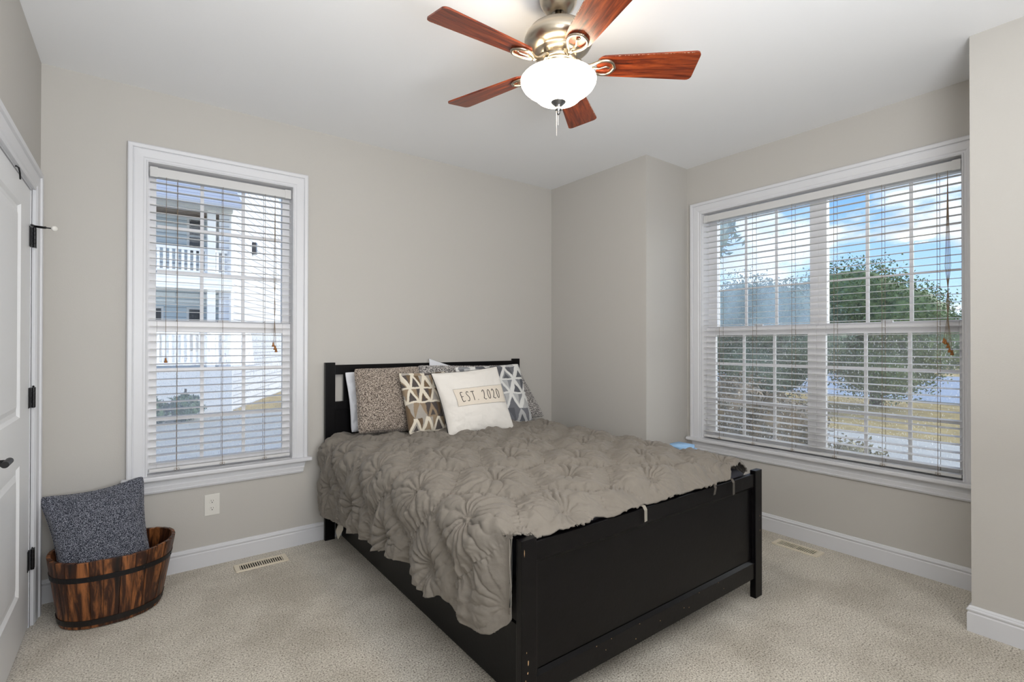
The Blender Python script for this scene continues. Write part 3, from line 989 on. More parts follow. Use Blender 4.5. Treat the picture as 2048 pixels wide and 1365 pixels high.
for x, l, sw in ((1.655, .062, .004), (2.175, .045, -.012), (2.33, .075, .004)):
    strip('corner_tie', [(x, 1.325, .655), (x, 1.303, .6545), (x + sw * .3, 1.2945, .640), (x + sw, 1.296, .6545 - l)], (.009, 0, .001), M_comf if x > 2 else M_lining, comf)
bm = bmesh.new()
pv = [(1.0, 3.178, .30), (1.0, 3.025, .31), (.998, 3.034, .187), (.994, 3.118, .100), (1.0, 3.187, .13)]
bm.faces.new([bm.verts.new(p) for p in pv])
bmesh.ops.solidify(bm, geom=bm.faces[:], thickness=.002)
bmobj('lining_corner', bm, M_lining, comf, label='pale lining corner hanging down by the headboard')

# pale blue blanket edge peeping out on the far side
bm = bmesh.new()
box(bm, 2.52, 2.662, 1.68, 1.84, .655, .722)
bmesh.ops.bevel(bm, geom=[e for e in bm.edges], offset=.026, segments=4, affect='EDGES')
tag(bmobj('folded_blanket', bm, M_bluesheet, smooth=True), 'pale blue folded blanket edge showing beyond the comforter on the window side', 'blanket')


# ------------------------------------------------------------------ pillows
def pillow_pts(cor, T_, nu, nv, pinch=.07, sag=0, seed=0, power=.42, wr=.006, round_=.03):
    BL, BR, TR, TL = [np.array(c, float) for c in cor]
    u = np.linspace(-1, 1, nu); v = np.linspace(-1, 1, nv)
    u = np.sin(u * PI / 2) * .35 + u * .65; v = np.sin(v * PI / 2) * .35 + v * .65
    Ug, Vg = np.meshgrid(u, v, indexing='ij')
    rc_ = 1 - round_ * (np.abs(Ug * Vg)) ** 7
    U2 = Ug * (1 - pinch * (1 - Vg ** 2)) * rc_; V2 = Vg * (1 - pinch * (1 - Ug ** 2)) * rc_
    f = lambda a: a[..., None]
    Pp = (BL * f((1 - U2) * (1 - V2)) + BR * f((1 + U2) * (1 - V2)) + TR * f((1 + U2) * (1 + V2)) + TL * f((1 - U2) * (1 + V2))) / 4
    n = np.cross(((BR + TR) - (BL + TL)), ((TL + TR) - (BL + BR))); n = n / np.linalg.norm(n)
    # n points back (away from viewer) for right x up
    n = n if n[1] < 0 else -n
    prof = ((1 - Ug ** 2).clip(0) * (1 - Vg ** 2).clip(0)) ** power
    prof = prof * (1 + .14 * (-Vg))
    rad = np.hypot(Ug, Vg)
    ang = np.arctan2(Vg, Ug)
    wrk = wr * (fbm(Ug * 3 + seed, Vg * 3 + seed * 2, 4) + .8 * np.sin(ang * 9 + seed + 2 * fbm(Ug * 2, Vg * 2 + seed)) * sm(rad, .5, 1.1) * (1 - sm(np.maximum(abs(Ug), abs(Vg)), .9, 1)))
    wrk = wrk * sm(prof, 0, .5)
    return Pp, n, prof * T_ / 2, wrk, Ug, Vg


def pillow(name, cor, T_, mt_, label, cat='pillow', group=None, pinch=.07, seed=0, col=None, n=90, piping=None, wr=.006, power=.42, round_=.03):
    nu, nv = n, n
    Pp, nn, hgt, wrk, Ug, Vg = pillow_pts(cor, T_, nu, nv, pinch, seed=seed, wr=wr, power=power, round_=round_)
    front = Pp + nn * (hgt + wrk)[..., None]
    back = Pp - nn * (hgt * .8)[..., None]
    V_ = np.concatenate([front.reshape(-1, 3), back.reshape(-1, 3)])
    ii, jj = np.meshgrid(np.arange(nu - 1), np.arange(nv - 1), indexing='ij')
    a = (ii * nv + jj).ravel()
    F1 = np.stack([a, a + nv, a + nv + 1, a + 1], -1)
    o = nu * nv
    F2 = np.stack([a + o, a + 1 + o, a + nv + 1 + o, a + nv + o], -1)
    me = bpy.data.meshes.new(name)
    me.from_pydata(V_.tolist(), [], np.concatenate([F1, F2]).tolist())
    if col is not None:
        at = me.color_attributes.new('Col', 'FLOAT_COLOR', 'POINT')
        cols = col(Ug, Vg)
        cc_ = np.concatenate([cols.reshape(-1, 4), cols.reshape(-1, 4)])
        at.data.foreach_set('color', cc_.ravel())
    bm = bmesh.new(); bm.from_mesh(me)
    bmesh.ops.remove_doubles(bm, verts=bm.verts, dist=.0002)
    bmesh.ops.recalc_face_normals(bm, faces=bm.faces[:])
    bm.to_mesh(me); bm.free()
    ob = link(name, me, mt_, smooth=True, label=label, cat=cat, group=group)
    rim = np.concatenate([Pp[:, 0], Pp[-1, 1:], Pp[-2::-1, -1], Pp[0, -2:0:-1]])
    if piping is not None:
        bm = bmesh.new()
        tube(bm, [tuple(p) for p in rim[::2]], piping[1], 8, closed=True)
        bmobj('piping', bm, piping[0], ob, smooth=True)
    return ob, (front, nn, Ug, Vg)


pillow('bed_pillow', [(1.143, 3.325, .715), (1.687, 3.325, .715), (1.712, 3.36, 1.131), (1.108, 3.36, 1.128)], .075, M_whitefab,
       'plain white pillow behind the brown tweed pillow at the left of the headboard', group='pillows heaped against the headboard', seed=3, pinch=.05, wr=.012)
pillow('bed_pillow', [(1.697, 3.33, .715), (2.43, 3.33, .70), (2.459, 3.37, 1.016), (1.752, 3.375, 1.207)], .05, M_whitefab,
       'plain white pillow mostly hidden, its pointed corner rising above the tweed pillows', group='pillows heaped against the headboard', seed=4, pinch=.06, wr=.006, round_=0)
pillow('tweed_pillow', [(1.14, 3.17, 0.735), (1.60, 3.17, 0.709), (1.623, 3.28, 1.155), (1.148, 3.28, 1.150)], .15, M_tweed,
       'brown-grey tweed square pillow at the left end of the bed head', group='pillows heaped against the headboard', seed=1, pinch=.03,
       piping=(M_tweed, .0035), power=.36)
pillow('tweed_pillow', [(1.721, 3.22, 0.715), (2.765, 3.21, 0.698), (2.54, 3.31, 1.138), (1.618, 3.31, 1.160)], .13, M_tweed2,
       'grey tweed long pillow slumping at the right end of the bed head', group='pillows heaped against the headboard', seed=2, pinch=.03,
       piping=(M_tweed2, .0035), power=.36)


def geo(palette, seed):
    bgc, tones, cream = palette

    def f(U, V):
        rr = np.random.RandomState(seed)
        out = np.zeros(U.shape + (4,)); out[..., 3] = 1
        out[..., :3] = bgc
        x = (U + 1) * 2.15; y = (V + 1) * 2.1
        x = x + .09 * fbm(U * 3 + seed, V * 3, 3); y = y + .09 * fbm(U * 3, V * 3 + seed, 3)
        rowi = np.floor(y).astype(int); fy = y - rowi
        xo = x + .5 * (rowi % 2)
        ci = np.floor(xo).astype(int); fx = xo - ci
        up = np.abs(fx - .5) * 2 < (1 - fy)          # upright triangle
        tone = (ci * 7 + rowi * 5 + seed) % len(tones)
        tone2 = (ci * 3 + rowi * 11 + 1 + seed) % len(tones)
        for k, t in enumerate(tones):
            out[up & (tone == k), :3] = t
            out[(~up) & (tone2 == k), :3] = t
        # cream brush strokes along the triangle sides and between rows
        e = np.abs(np.abs(fx - .5) * 2 - (1 - fy)) < (.20 + .10 * ((ci + rowi) % 2))
        keep = ((ci * 5 + rowi * 3 + seed) % 5) != 0
        out[e & keep, :3] = cream
        out[(fy < .13) & ((rowi % 3) != 1), :3] = cream
        inner = (np.abs(fx - .5) * 2 < (.55 - fy)) & ((ci + rowi) % 3 == 0) & (fy > .13)
        out[inner, :3] = tones[0]
        return out
    return f


cream = srgb(222, 214, 198)[:3]
palA = (srgb(150, 132, 110)[:3], [srgb(84, 78, 76)[:3], srgb(150, 132, 110)[:3], srgb(166, 160, 152)[:3], srgb(112, 94, 74)[:3]], cream)
palB = (srgb(140, 142, 146)[:3], [srgb(92, 94, 100)[:3], srgb(140, 142, 146)[:3], srgb(182, 183, 184)[:3], srgb(112, 114, 120)[:3]], srgb(224, 224, 222)[:3])
pillow('geometric_cushion', [(1.428, 3.03, .712), (1.80, 3.03, .702), (1.77, 3.15, 1.122), (1.403, 3.15, 1.122)], .12, M_geo,
       'beige and brown triangle-print cushion leaning left of the white lettered cushion', cat='cushion', group='triangle print cushions', seed=5, col=geo(palA, 2), n=200, pinch=.05)
pillow('geometric_cushion', [(1.892, 3.05, .71), (2.490, 3.03, .695), (2.466, 3.19, 1.160), (1.862, 3.19, 1.148)], .12, M_geo,
       'grey and white triangle-print cushion leaning right of the white lettered cushion', cat='cushion', group='triangle print cushions', seed=8, col=geo(palB, 5), n=200, pinch=.05)
EST = [(1.635, 2.87, .705), (2.176, 2.87, .700), (2.126, 3.02, 1.150), (1.582, 3.02, 1.116)]
est, (fr, en, Ug, Vg) = pillow('lettered_cushion', EST, .15, M_cream, 'white square cushion with black piping reading EST. 2020 at the front of the heap', cat='cushion', seed=6,
                               pinch=.055, piping=(M_ink, .0035), n=120, wr=.006, round_=0, power=.38)


def onp(u, v, off):
    """point on the front of the lettered cushion at (u, v) in -1..1"""
    us = Ug[:, 0]; vs = Vg[0]
    i = int(np.clip(np.searchsorted(us, u) - 1, 0, len(us) - 2)); j = int(np.clip(np.searchsorted(vs, v) - 1, 0, len(vs) - 2))
    a = (u - us[i]) / (us[i + 1] - us[i]); b = (v - vs[j]) / (vs[j + 1] - vs[j])
    p = fr[i, j] * (1 - a) * (1 - b) + fr[i + 1, j] * a * (1 - b) + fr[i, j + 1] * (1 - a) * b + fr[i + 1, j + 1] * a * b
    return tuple(p + en * off)


# sewn linen patch
pu0, pu1, pv0, pv1 = -.67, .90, -.18, .38
bm = bmesh.new()
gu, gv = 40, 16
g = [[bm.verts.new(onp(pu0 + (pu1 - pu0) * i / gu, pv0 + (pv1 - pv0) * j / gv, .0022)) for j in range(gv + 1)] for i in range(gu + 1)]
for i in range(gu):
    for j in range(gv):
        bm.faces.new((g[i][j], g[i + 1][j], g[i + 1][j + 1], g[i][j + 1]))
bmobj('sewn_patch', bm, M_patch, est, smooth=True, label='natural linen patch sewn on with thin black stitching')
bm = bmesh.new()
ring = [(pu0 + (pu1 - pu0) * i / 30, pv0) for i in range(30)] + [(pu1, pv0 + (pv1 - pv0) * i / 12) for i in range(12)] + \
       [(pu1 - (pu1 - pu0) * i / 30, pv1) for i in range(30)] + [(pu0, pv1 - (pv1 - pv0) * i / 12) for i in range(12)]
tube(bm, [onp(u, v, .0028) for u, v in ring], .0006, 5, closed=True)
bmobj('stitching', bm, M_ink, est)
# handwritten EST. 2020
G2 = {
    'E': [[(.62, 1.0), (.3, 1.04), (.08, .98), (.10, .5), (.12, .02), (.45, -.02), (.75, .06)], [(.10, .52), (.55, .54)]],
    'S': [[(.72, .92), (.5, 1.04), (.25, .98), (.15, .82), (.28, .62), (.52, .48), (.62, .28), (.5, .06), (.28, -.03), (.05, .06)]],
    'T': [[(0, .97), (.45, 1.0), (.9, .98)], [(.45, 1.0), (.46, .5), (.44, 0)]],
    '.': [[(.10, .0), (.16, .02), (.12, .04), (.10, .0)]],
    '2': [[(.12, .82), (.2, .98), (.42, 1.03), (.6, .88), (.58, .62), (.38, .32), (.12, .06), (.2, .14), (.42, .04), (.62, -.03), (.8, .05)]],
    '0': [[(.42, 1.0), (.18, .88), (.08, .5), (.20, .10), (.42, 0), (.66, .12), (.76, .5), (.64, .9), (.42, 1.0)]],
}


def smooth_line(p, k=3):
    p = [Vector((a, b)) for a, b in p]
    for _ in range(k):
        q = [p[0]]
        for a, b in zip(p, p[1:]):
            q += [a * .75 + b * .25, a * .25 + b * .75]
        q.append(p[-1]); p = q
    return p


bm = bmesh.new()
xs = -.525
for ch, w in (('E', .155), ('S', .155), ('T', .165), ('.', .12), (' ', .06), ('2', .165), ('0', .155), ('2', .155), ('0', .155)):
    if ch in G2:
        for st in G2[ch]:
            pl = smooth_line(st, 3 if ch != 'T' else 1)
            cw = .125 if ch != '.' else .1
            tube(bm, [onp(xs + q.x * cw, -.045 + q.y * .30, .0034) for q in pl], .0021, 6)
    xs += w
bmobj('lettering', bm, M_ink, est, smooth=True, label='black handwritten letters EST. 2020')
# small white zip tag at the lower right corner
boxobj('care_tag', (2.165, 2.183, 2.875, 2.879, .700, .722), M_whitefab, est)

# ------------------------------------------------------------------ barrel tub and its cushion
tub = empty('wooden_tub', loc=(-.092, 3.183, 0), label='oval burnt-brown wooden stave tub with black iron bands on the carpet by the left door', cat='tub')
TC = Vector((-.092, 3.183))


def oval(t, z, inset=0):
    f = z / .315
    a = .200 + (.250 - .200) * f - inset; b = .190 + (.204 - .190) * f - inset
    ex = 2.25
    c, s = math.cos(t), math.sin(t)
    x = a * math.copysign(abs(c) ** (2 / ex), c); y = b * math.copysign(abs(s) ** (2 / ex), s)
    return Vector((TC.x - .008 * (1 - f) + x, TC.y + y, z))


def rimz(t):
    return .312 + .010 * abs(math.cos(t)) ** 3


NS = 30
rt = random.Random(2)
bm = bmesh.new()
lay = bm.verts.layers.float_vector.new('rnd')
for k in range(NS):
    t0 = 2 * PI * k / NS + .004; t1 = 2 * PI * (k + 1) / NS - .004
    j = rt.uniform(-.0015, .0015); off = Vector((rt.uniform(0, 30), rt.uniform(0, 30), rt.uniform(0, 30)))
    tw_ = rt.uniform(-.0012, .0012)
    cols_ = []
    for q in range(4):
        t = t0 + (t1 - t0) * q / 3
        zt_ = rimz((t0 + t1) / 2) + j
        ring_ = [oval(t, .004, -.0 + j), oval(t, .15, j), oval(t, zt_ - .002, j), oval(t, zt_, j + .002), oval(t, zt_, .014), oval(t, zt_ - .002, .016), oval(t, .02, .016)]
        vv = []
        for p in ring_:
            w = bm.verts.new(p); w[lay] = off; vv.append(w)
        cols_.append(vv)
    for a, b in zip(cols_, cols_[1:]):
        for m in range(len(a)):
            bm.faces.new((a[m], b[m], b[(m + 1) % len(a)], a[(m + 1) % len(a)]))
    bm.faces.new(cols_[0]); bm.faces.new(list(reversed(cols_[-1])))
bmobj('staves', bm, M_tub, tub)


def band(name, z0, z1, o0, m_):
    bm = bmesh.new()
    n = 96
    rg = []
    for k in range(n):
        t = 2 * PI * k / n
        dz = .012 * math.cos(2 * t) * (1 if z0 > .1 else 0) * -0
        rg.append([bm.verts.new(oval(t, z + dz, o)) for z, o in ((z0, -.0005), (z0, -o0), (z1, -o0), (z1, -.0005))])
    for k in range(n):
        a, b = rg[k], rg[(k + 1) % n]
        for m in range(4):
            bm.faces.new((a[m], b[m], b[(m + 1) % 4], a[(m + 1) % 4]))
    return bmobj(name, bm, m_, tub)


up_ = band('iron_band', .222, .246, .0028, M_blackmetal)
lo_ = band('iron_band', .018, .044, .0035, M_tubdark)
for k in range(8):
    t = 2 * PI * k / 8 - 1.1
    for z, par in ((.234, up_), (.031, lo_)):
        p = oval(t, z, -.0035)
        d = Vector((math.cos(t), math.sin(t), 0))
        bm = bmesh.new()
        lathe(bm, [(.0045, 0), (.004, .0015), (.001, .0028)], 10, M=d.to_track_quat('Z', 'Y').to_matrix(), c=p)
        bmobj('rivet', bm, M_blackmetal, par)
bm = bmesh.new()
bm.faces.new([bm.verts.new(oval(2 * PI * k / 60, .012, .012)) for k in range(60)])
bmesh.ops.solidify(bm, geom=bm.faces[:], thickness=-.012)
bmobj('tub_bottom', bm, M_tubdark, tub)
pillow('boucle_cushion', [(-.285, 3.10, .12), (.085, 3.11, .10), (.028, 3.31, .620), (-.393, 3.31, .575)], .15, M_denim,
       'charcoal-blue flecked cushion standing in the wooden tub', cat='cushion', seed=9, pinch=.13, wr=.012, power=.30, round_=.06, piping=(M_denim, .004))

# ------------------------------------------------------------------ ceiling fan
FXc, FYc, FZ = 1.353, 1.490, 2.443
fan = empty('ceiling_fan', loc=(FXc, FYc, H), label='five-blade ceiling fan with cherry blades, nickel body and lit frosted bowl', cat='ceiling fan')
c0 = (FXc, FYc, 0)


def fl(name, prof, m_, seg=64, parent=None, cap=True, **kw):
    bm = bmesh.new()
    lathe(bm, prof, seg, c=c0, cap=cap)
    return bmobj(name, bm, m_, parent or fan, smooth=True, **kw)


cano = fl('canopy', [(.078, H), (.080, H - .006), (.078, H - .02), (.074, H - .045), (.062, H - .066), (.044, H - .082), (.032, H - .088), (.025, H - .088), (.023, H - .078)], M_nickel)
fl('downrod', [(.0125, H - .05), (.0125, 2.58)], M_nickel, 24)
mot = fl('motor_housing', [(.02, 2.608), (.026, 2.604), (.050, 2.601), (.085, 2.594), (.112, 2.582), (.120, 2.577), (.121, 2.572), (.133, 2.560), (.138, 2.545), (.136, 2.530), (.128, 2.516),
                     (.112, 2.503), (.098, 2.497), (.090, 2.494), (.088, 2.486), (.080, 2.482), (.074, 2.474), (.040, 2.472)], M_nickel)
bm = bmesh.new()
Mx = Vector((-.55, -.80, .35)).to_track_quat('Z', 'Y').to_matrix()
lathe(bm, [(.011, 0), (.011, .002), (.009, .003)], 20, M=Mx, c=(FXc - .045, FYc - .100, 2.576))
for q in (-1, 1):
    tube(bm, [Vector((FXc - .045, FYc - .100, 2.576)) + Mx @ Vector((q * .003 - .002, -.005, .0035)), Vector((FXc - .045, FYc - .100, 2.576)) + Mx @ Vector((q * .003 + .002, .005, .0035))], .0008, 6)
bmobj('maker_badge', bm, M_nickel2, mot, label='small oval badge on the housing')
fl('switch_housing', [(.05, 2.475), (.070, 2.472), (.072, 2.462), (.062, 2.456), (.056, 2.450), (.055, 2.420), (.060, 2.414), (.070, 2.406), (.118, 2.400), (.118, 2.394), (.04, 2.392)], M_nickel)
globe = fl('glass_bowl', [(.125, 2.396), (.145, 2.392), (.1525, 2.383), (.151, 2.372), (.143, 2.358), (.129, 2.345), (.114, 2.336), (.104, 2.330), (.097, 2.320), (.085, 2.308), (.066, 2.300), (.040, 2.296), (.012, 2.295)],
           M_globe, cap=False)
fin = fl('finial', [(.033, 2.304), (.034, 2.300), (.028, 2.292), (.016, 2.282), (.010, 2.272), (.013, 2.268), (.013, 2.263), (.006, 2.259), (.008, 2.254), (.006, 2.248), (.002, 2.244)], M_nickel2, 32)
for dx, dy, zb_, zt_ in ((-.008, .002, 2.157, 2.29), (.004, .006, 2.205, 2.262)):
    bm = bmesh.new()
    z = zt_
    while z > zb_:
        bmesh.ops.create_icosphere(bm, subdivisions=1, radius=.0016, matrix=Matrix.Translation((FXc + dx, FYc + dy, z)))
        z -= .0042
    tube(bm, [(FXc + dx, FYc + dy, zt_), (FXc + dx, FYc + dy, zb_)], .0005, 4)
    bmobj('pull_chain', bm, M_chain, fan, smooth=True)
RB, WB, TLT = .555, .0735, -.231
for k in range(5):
    a = .6059 + k * 2 * PI / 5
    Rz = Matrix.Rotation(a, 4, 'Z')
    Tm = Matrix.Translation((FXc, FYc, FZ)) @ Rz @ Matrix.Rotation(TLT, 4, 'X')
    bl = empty('fan_blade_unit')  # replaced below by the blade mesh itself
    bpy.data.objects.remove(bl)
    bm = bmesh.new()
    pts = []
    x0, x1, w0, w1 = .155, RB, .052, WB
    def corner(cx_, cy_, r_, a0_, a1_):
        return [(cx_ + r_ * math.cos(t), cy_ + r_ * math.sin(t)) for t in [a0_ + (a1_ - a0_) * q / 6 for q in range(7)]]
    pts += corner(x1 - .02, -w1 + .02, .02, -PI / 2, 0)
    pts += corner(x1 - .02, w1 - .02, .02, 0, PI / 2)
    pts += corner(x0 + .035, w0 - .035, .035, PI / 2, PI)
    pts += corner(x0 + .035, -w0 + .035, .035, PI, 3 * PI / 2)
    top = [bm.verts.new((x, y, .003)) for x, y in pts]; bot = [bm.verts.new((x, y, -.003)) for x, y in pts]
    bm.faces.new(top); bm.faces.new(list(reversed(bot)))
    n = len(pts)
    for i in range(n): bm.faces.new((top[i], bot[i], bot[(i + 1) % n], top[(i + 1) % n]))
    bmesh.ops.recalc_face_normals(bm, faces=bm.faces[:])
    me = bpy.data.meshes.new('fan_blade'); bm.to_mesh(me); bm.free()
    me.materials.append(M_blade)
    o = bpy.data.objects.new('fan_blade', me); COL.objects.link(o)
    o.parent = fan
    o.matrix_local = Matrix.Translation((0, 0, -H)) @ Matrix.Translation((0, 0, FZ)) @ Rz @ Matrix.Rotation(TLT, 4, 'X')
    # scrolled bracket: a neck from the hub opening into a loop below the blade root
    bm = bmesh.new()
    for sgn in (-1, 1):
        neck = [(.066, sgn * .010, .022), (.085, sgn * .012, .016), (.105, sgn * .008, -.004), (.128, sgn * .012, -.010), (.150, sgn * .026, -.0095), (.172, sgn * .036, -.009), (.195, sgn * .037, -.0085), (.215, sgn * .026, -.008), (.226, 0, -.008)]
        sp = [Vector(p) for p in neck]
        for _ in range(2):
            q_ = [sp[0]]
            for A1, B1 in zip(sp, sp[1:]): q_ += [A1 * .75 + B1 * .25, A1 * .25 + B1 * .75]
            q_.append(sp[-1]); sp = q_
        tube(bm, [(FXc, FYc, FZ) and ((Tm @ p)) for p in sp], .0065, 8)
    tube(bm, [Tm @ Vector(p) for p in ((.135, 0, -.010), (.165, .004, -.010), (.190, -.006, -.009), (.205, 0, -.008))], .004, 8)
    tube(bm, [Tm @ Vector(p) for p in ((.060, 0, .024), (.082, 0, .018), (.105, 0, -.003), (.128, 0, -.010))], .010, 8)
    bmobj('blade_bracket', bm, M_nickel, fan, smooth=True)
    # chipped pale edge veneer on the blade edges
    if True:
        rr = random.Random(k)
        bm = bmesh.new()
        for q in range(60):
            x = rr.uniform(.22, RB - .03); yw = (w0 + (w1 - w0) * (x - x0) / (x1 - x0))
            s_ = -1
            d = rr.uniform(.001, .0035); l = rr.uniform(.001, .004)
            P4 = [(x, s_ * yw, -.0034), (x + l, s_ * yw, -.0034), (x + l * .5, s_ * (yw - d), -.0034)]
            bm.faces.new([bm.verts.new(p) for p in P4])
        me = bpy.data.meshes.new('worn_edge'); bm.to_mesh(me); bm.free(); me.materials.append(M_vent)
        w = bpy.data.objects.new('worn_edge', me); COL.objects.link(w); w.parent = o
        w['label'] = 'pale frayed veneer along the blade edge'
        w['kind'] = 'stuff'
#EXT
# ------------------------------------------------------------------ outside
GZ = -.60
M_lawn = mat('dry_lawn', srgb(176, 150, 88), .95, noise=(3, .25, 6), bump=(40, .5, .02))
M_conc = mat('pale_driveway', srgb(190, 186, 172), .9, noise=(2, .1, 5))
M_road = mat('wet_road', srgb(150, 160, 172), .35, noise=(1.5, .1, 5))
M_bark = mat('bark', srgb(84, 70, 58), .9, bump=(30, .8, .02))
M_houseW = mat('white_house_trim', srgb(242, 241, 238), .6)
M_darkwin = mat('dark_window_glass', srgb(52, 50, 54), .15)
M_brownwin = mat('brown_shutter', srgb(128, 100, 72), .6)


def siding(name, col, pitch):
    m = mat(name, srgb(*col), .7)
    nt = m.node_tree; b = nt.nodes['Principled BSDF']
    t = N(nt, 'ShaderNodeTexCoord'); sp = N(nt, 'ShaderNodeSeparateXYZ')
    L(nt, t, 'Object', sp, 0)
    d = N(nt, 'ShaderNodeMath', operation='DIVIDE'); d.inputs[1].default_value = pitch
    L(nt, sp, 'Z', d, 0)
    f = N(nt, 'ShaderNodeMath', operation='FRACT'); L(nt, d, 0, f, 0)
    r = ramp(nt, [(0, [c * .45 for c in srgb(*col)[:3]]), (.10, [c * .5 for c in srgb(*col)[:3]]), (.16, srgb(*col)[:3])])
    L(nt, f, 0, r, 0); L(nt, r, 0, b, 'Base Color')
    return m


M_sideA = siding('blue_grey_siding', (214, 226, 232), .14)
M_sideB = siding('white_lap_siding', (236, 237, 240), .20)
M_roof = siding('slate_blue_shingle', (176, 180, 188), .16)
boxobj('ground', [(-30, 70, 3.75, 70, GZ - .2, GZ), (3.85, 70, -40, 3.75, GZ - .2, GZ)], M_lawn, kind='structure')
tag(boxobj('driveway', (4.2, 12.5, -8, 5.6, GZ, GZ + .02), M_conc), kind='structure')
tag(boxobj('road', (21, 38, -40, 45, GZ, GZ + .02), M_road), kind='structure')
tag(boxobj('gravel_strip', (-3, 7.5, 5.2, 15.8, GZ, GZ + .02), M_conc), kind='structure')

LEAF = {}


def leafmat(key, c1, c2):
    if key not in LEAF:
        m = mat('leaves_' + key, srgb(*c1), .6)
        nt = m.node_tree; b = nt.nodes['Principled BSDF']
        t = N(nt, 'ShaderNodeTexCoord'); n = N(nt, 'ShaderNodeTexNoise', i_Scale=7, i_Detail=4)
        L(nt, t, 'Object', n, 'Vector')
        r = ramp(nt, [(.35, srgb(*c1)[:3]), (.65, srgb(*c2)[:3])]); L(nt, n, 'Fac', r, 0); L(nt, r, 0, b, 'Base Color')
        LEAF[key] = m
    return LEAF[key]


def foliage(name, base, blobs, n, size, mt_, trunk=None, seed=1, parent_name='tree', elong=2.0, droop=0, **kw):
    root = empty(parent_name, loc=base, **kw)
    rr = np.random.RandomState(seed)
    V_, F_ = [], []
    wts = np.array([b[3] ** 2 for b in blobs]); wts = wts / wts.sum()
    for k in range(n):
        b = blobs[rr.choice(len(blobs), p=wts)]
        d = rr.normal(size=3); d /= np.linalg.norm(d)
        rad = b[3] * (rr.uniform(.55, 1.0) ** .5) * (1 + .18 * math.sin(d[0] * 7 + b[0]) * math.sin(d[2] * 6 + b[1]) + .06 * rr.normal())
        c = np.array(b[:3]) + d * rad * np.array([1, 1, .85])
        u = rr.normal(size=3); u[2] -= droop; u /= np.linalg.norm(u)
        w = np.cross(u, rr.normal(size=3)); w /= np.linalg.norm(w)
        s_ = size * rr.uniform(.6, 1.3)
        i = len(V_)
        V_ += [c - u * s_ * elong / 2, c + w * s_ * .5, c + u * s_ * elong / 2, c - w * s_ * .5]
        F_.append((i, i + 1, i + 2, i + 3))
    link('foliage', mesh_from(V_, F_), mt_, root, kind='stuff')
    bm = bmesh.new()
    for b in blobs:
        g_ = bmesh.ops.create_icosphere(bm, subdivisions=3, radius=b[3] * .80, matrix=Matrix.Translation(b[:3]))
        for v in g_['verts']:
            dd = v.co - Vector(b[:3])
            v.co = Vector(b[:3]) + Vector((dd.x, dd.y, dd.z * .85)) * (1 + .10 * math.sin(v.co.x * 9) * math.sin(v.co.y * 8 + v.co.z * 9))
    bmobj('inner_foliage', bm, mt_, root, smooth=True, recalc=False)
    if trunk:
        bm = bmesh.new()
        bx, by, bz = base
        top = Vector(blobs[0][:3])
        tube(bm, [(bx, by, bz - .1), (bx + .03, by, bz + .8), ((bx + top.x) / 2, (by + top.y) / 2, (bz + top.z) / 2), top], [trunk, trunk * .85, trunk * .6, trunk * .3], 10)
        for b in blobs[1:]:
            tube(bm, [(bx + .02, by, bz + (top.z - bz) * .4), tuple((Vector(b[:3]) + Vector((bx, by, top.z))) / 2), b[:3]], [trunk * .5, trunk * .3, trunk * .15], 8)
        bmobj('trunk', bm, M_bark, root)
    return root


green = leafmat('green', (70, 92, 48), (136, 156, 88))
dgreen = leafmat('deep_green', (62, 82, 60), (112, 134, 100))
olive = leafmat('olive', (88, 84, 50), (158, 144, 92))
russet = leafmat('russet', (66, 60, 36), (138, 112, 72))
foliage('t', (18.5, 5.6, GZ), [(18.5, 6.2, 2.5, 1.75), (18.3, 5.0, 2.0, 1.5), (18.3, 4.2, 1.4, 1.15), (18.5, 6.9, 1.6, 1.5), (18.4, 5.4, .8, 1.5)], 34000, .046, green, .2, 3,
        label='large round green tree beyond the road seen through the right half of the wide window', cat='tree')
foliage('t', (15.5, 8.4, GZ), [(15.5, 8.2, 2.2, 1.5), (15.5, 7.0, 1.9, 1.6), (15.3, 6.3, 1.4, 1.2), (15.5, 9.2, 1.4, 1.5), (15.5, 7.6, .8, 1.5)], 30000, .046, dgreen, .2, 5,
        label='dense green tree seen through the hazy left half of the wide window', cat='tree')
foliage('t', (6.2, 4.6, GZ), [(6.1, 4.2, 3.25, .75), (6.0, 3.75, 2.75, .42), (6.3, 4.9, 3.4, .9)], 2600, .045, dgreen, .07, 7, elong=3.4, droop=1.2,
        label='near tree whose hanging leafy branch shows at the top left of the wide window', cat='tree')
foliage('s', (6.2, 3.1, GZ), [(6.2, 3.45, .45, .55), (6.15, 2.80, .35, .45), (6.3, 3.1, -.05, .7), (6.25, 3.9, .3, .6)], 8000, .032, russet, .03, 11, parent_name='shrub',
        label='russet leafy shrub just outside the lower left of the wide window', cat='shrub')
foliage('s', (6.4, 2.15, GZ), [(6.4, 2.15, -.05, .35), (6.35, 2.3, -.25, .3)], 1500, .03, olive, .02, 12, parent_name='shrub',
        label='small olive shrub low in the middle of the wide window', cat='shrub')
for i, (x, y, r_, lab) in enumerate([(56, 8, 3.6, 'distant tree at the left of the treeline beyond the road'), (58, 15, 4.2, 'distant tree behind the dense green tree on the left'),
                                     (60, 2, 3.2, 'distant low tree at the right of the treeline beyond the road'), (57, 23, 4.4, 'distant tree at the far left of the treeline'),
                                     (59, 32, 4.6, 'distant tree at the extreme left beyond the near branch')]):
    foliage('t', (x, y, GZ), [(x, y, 1.8, r_ * .75), (x + .5, y + 1.3, 1.1, r_ * .6), (x, y - 1.3, .9, r_ * .55)], 3000, .26, olive if i == 2 else dgreen, .3, 20 + i,
            label=lab, cat='tree', group='distant trees beyond the road')

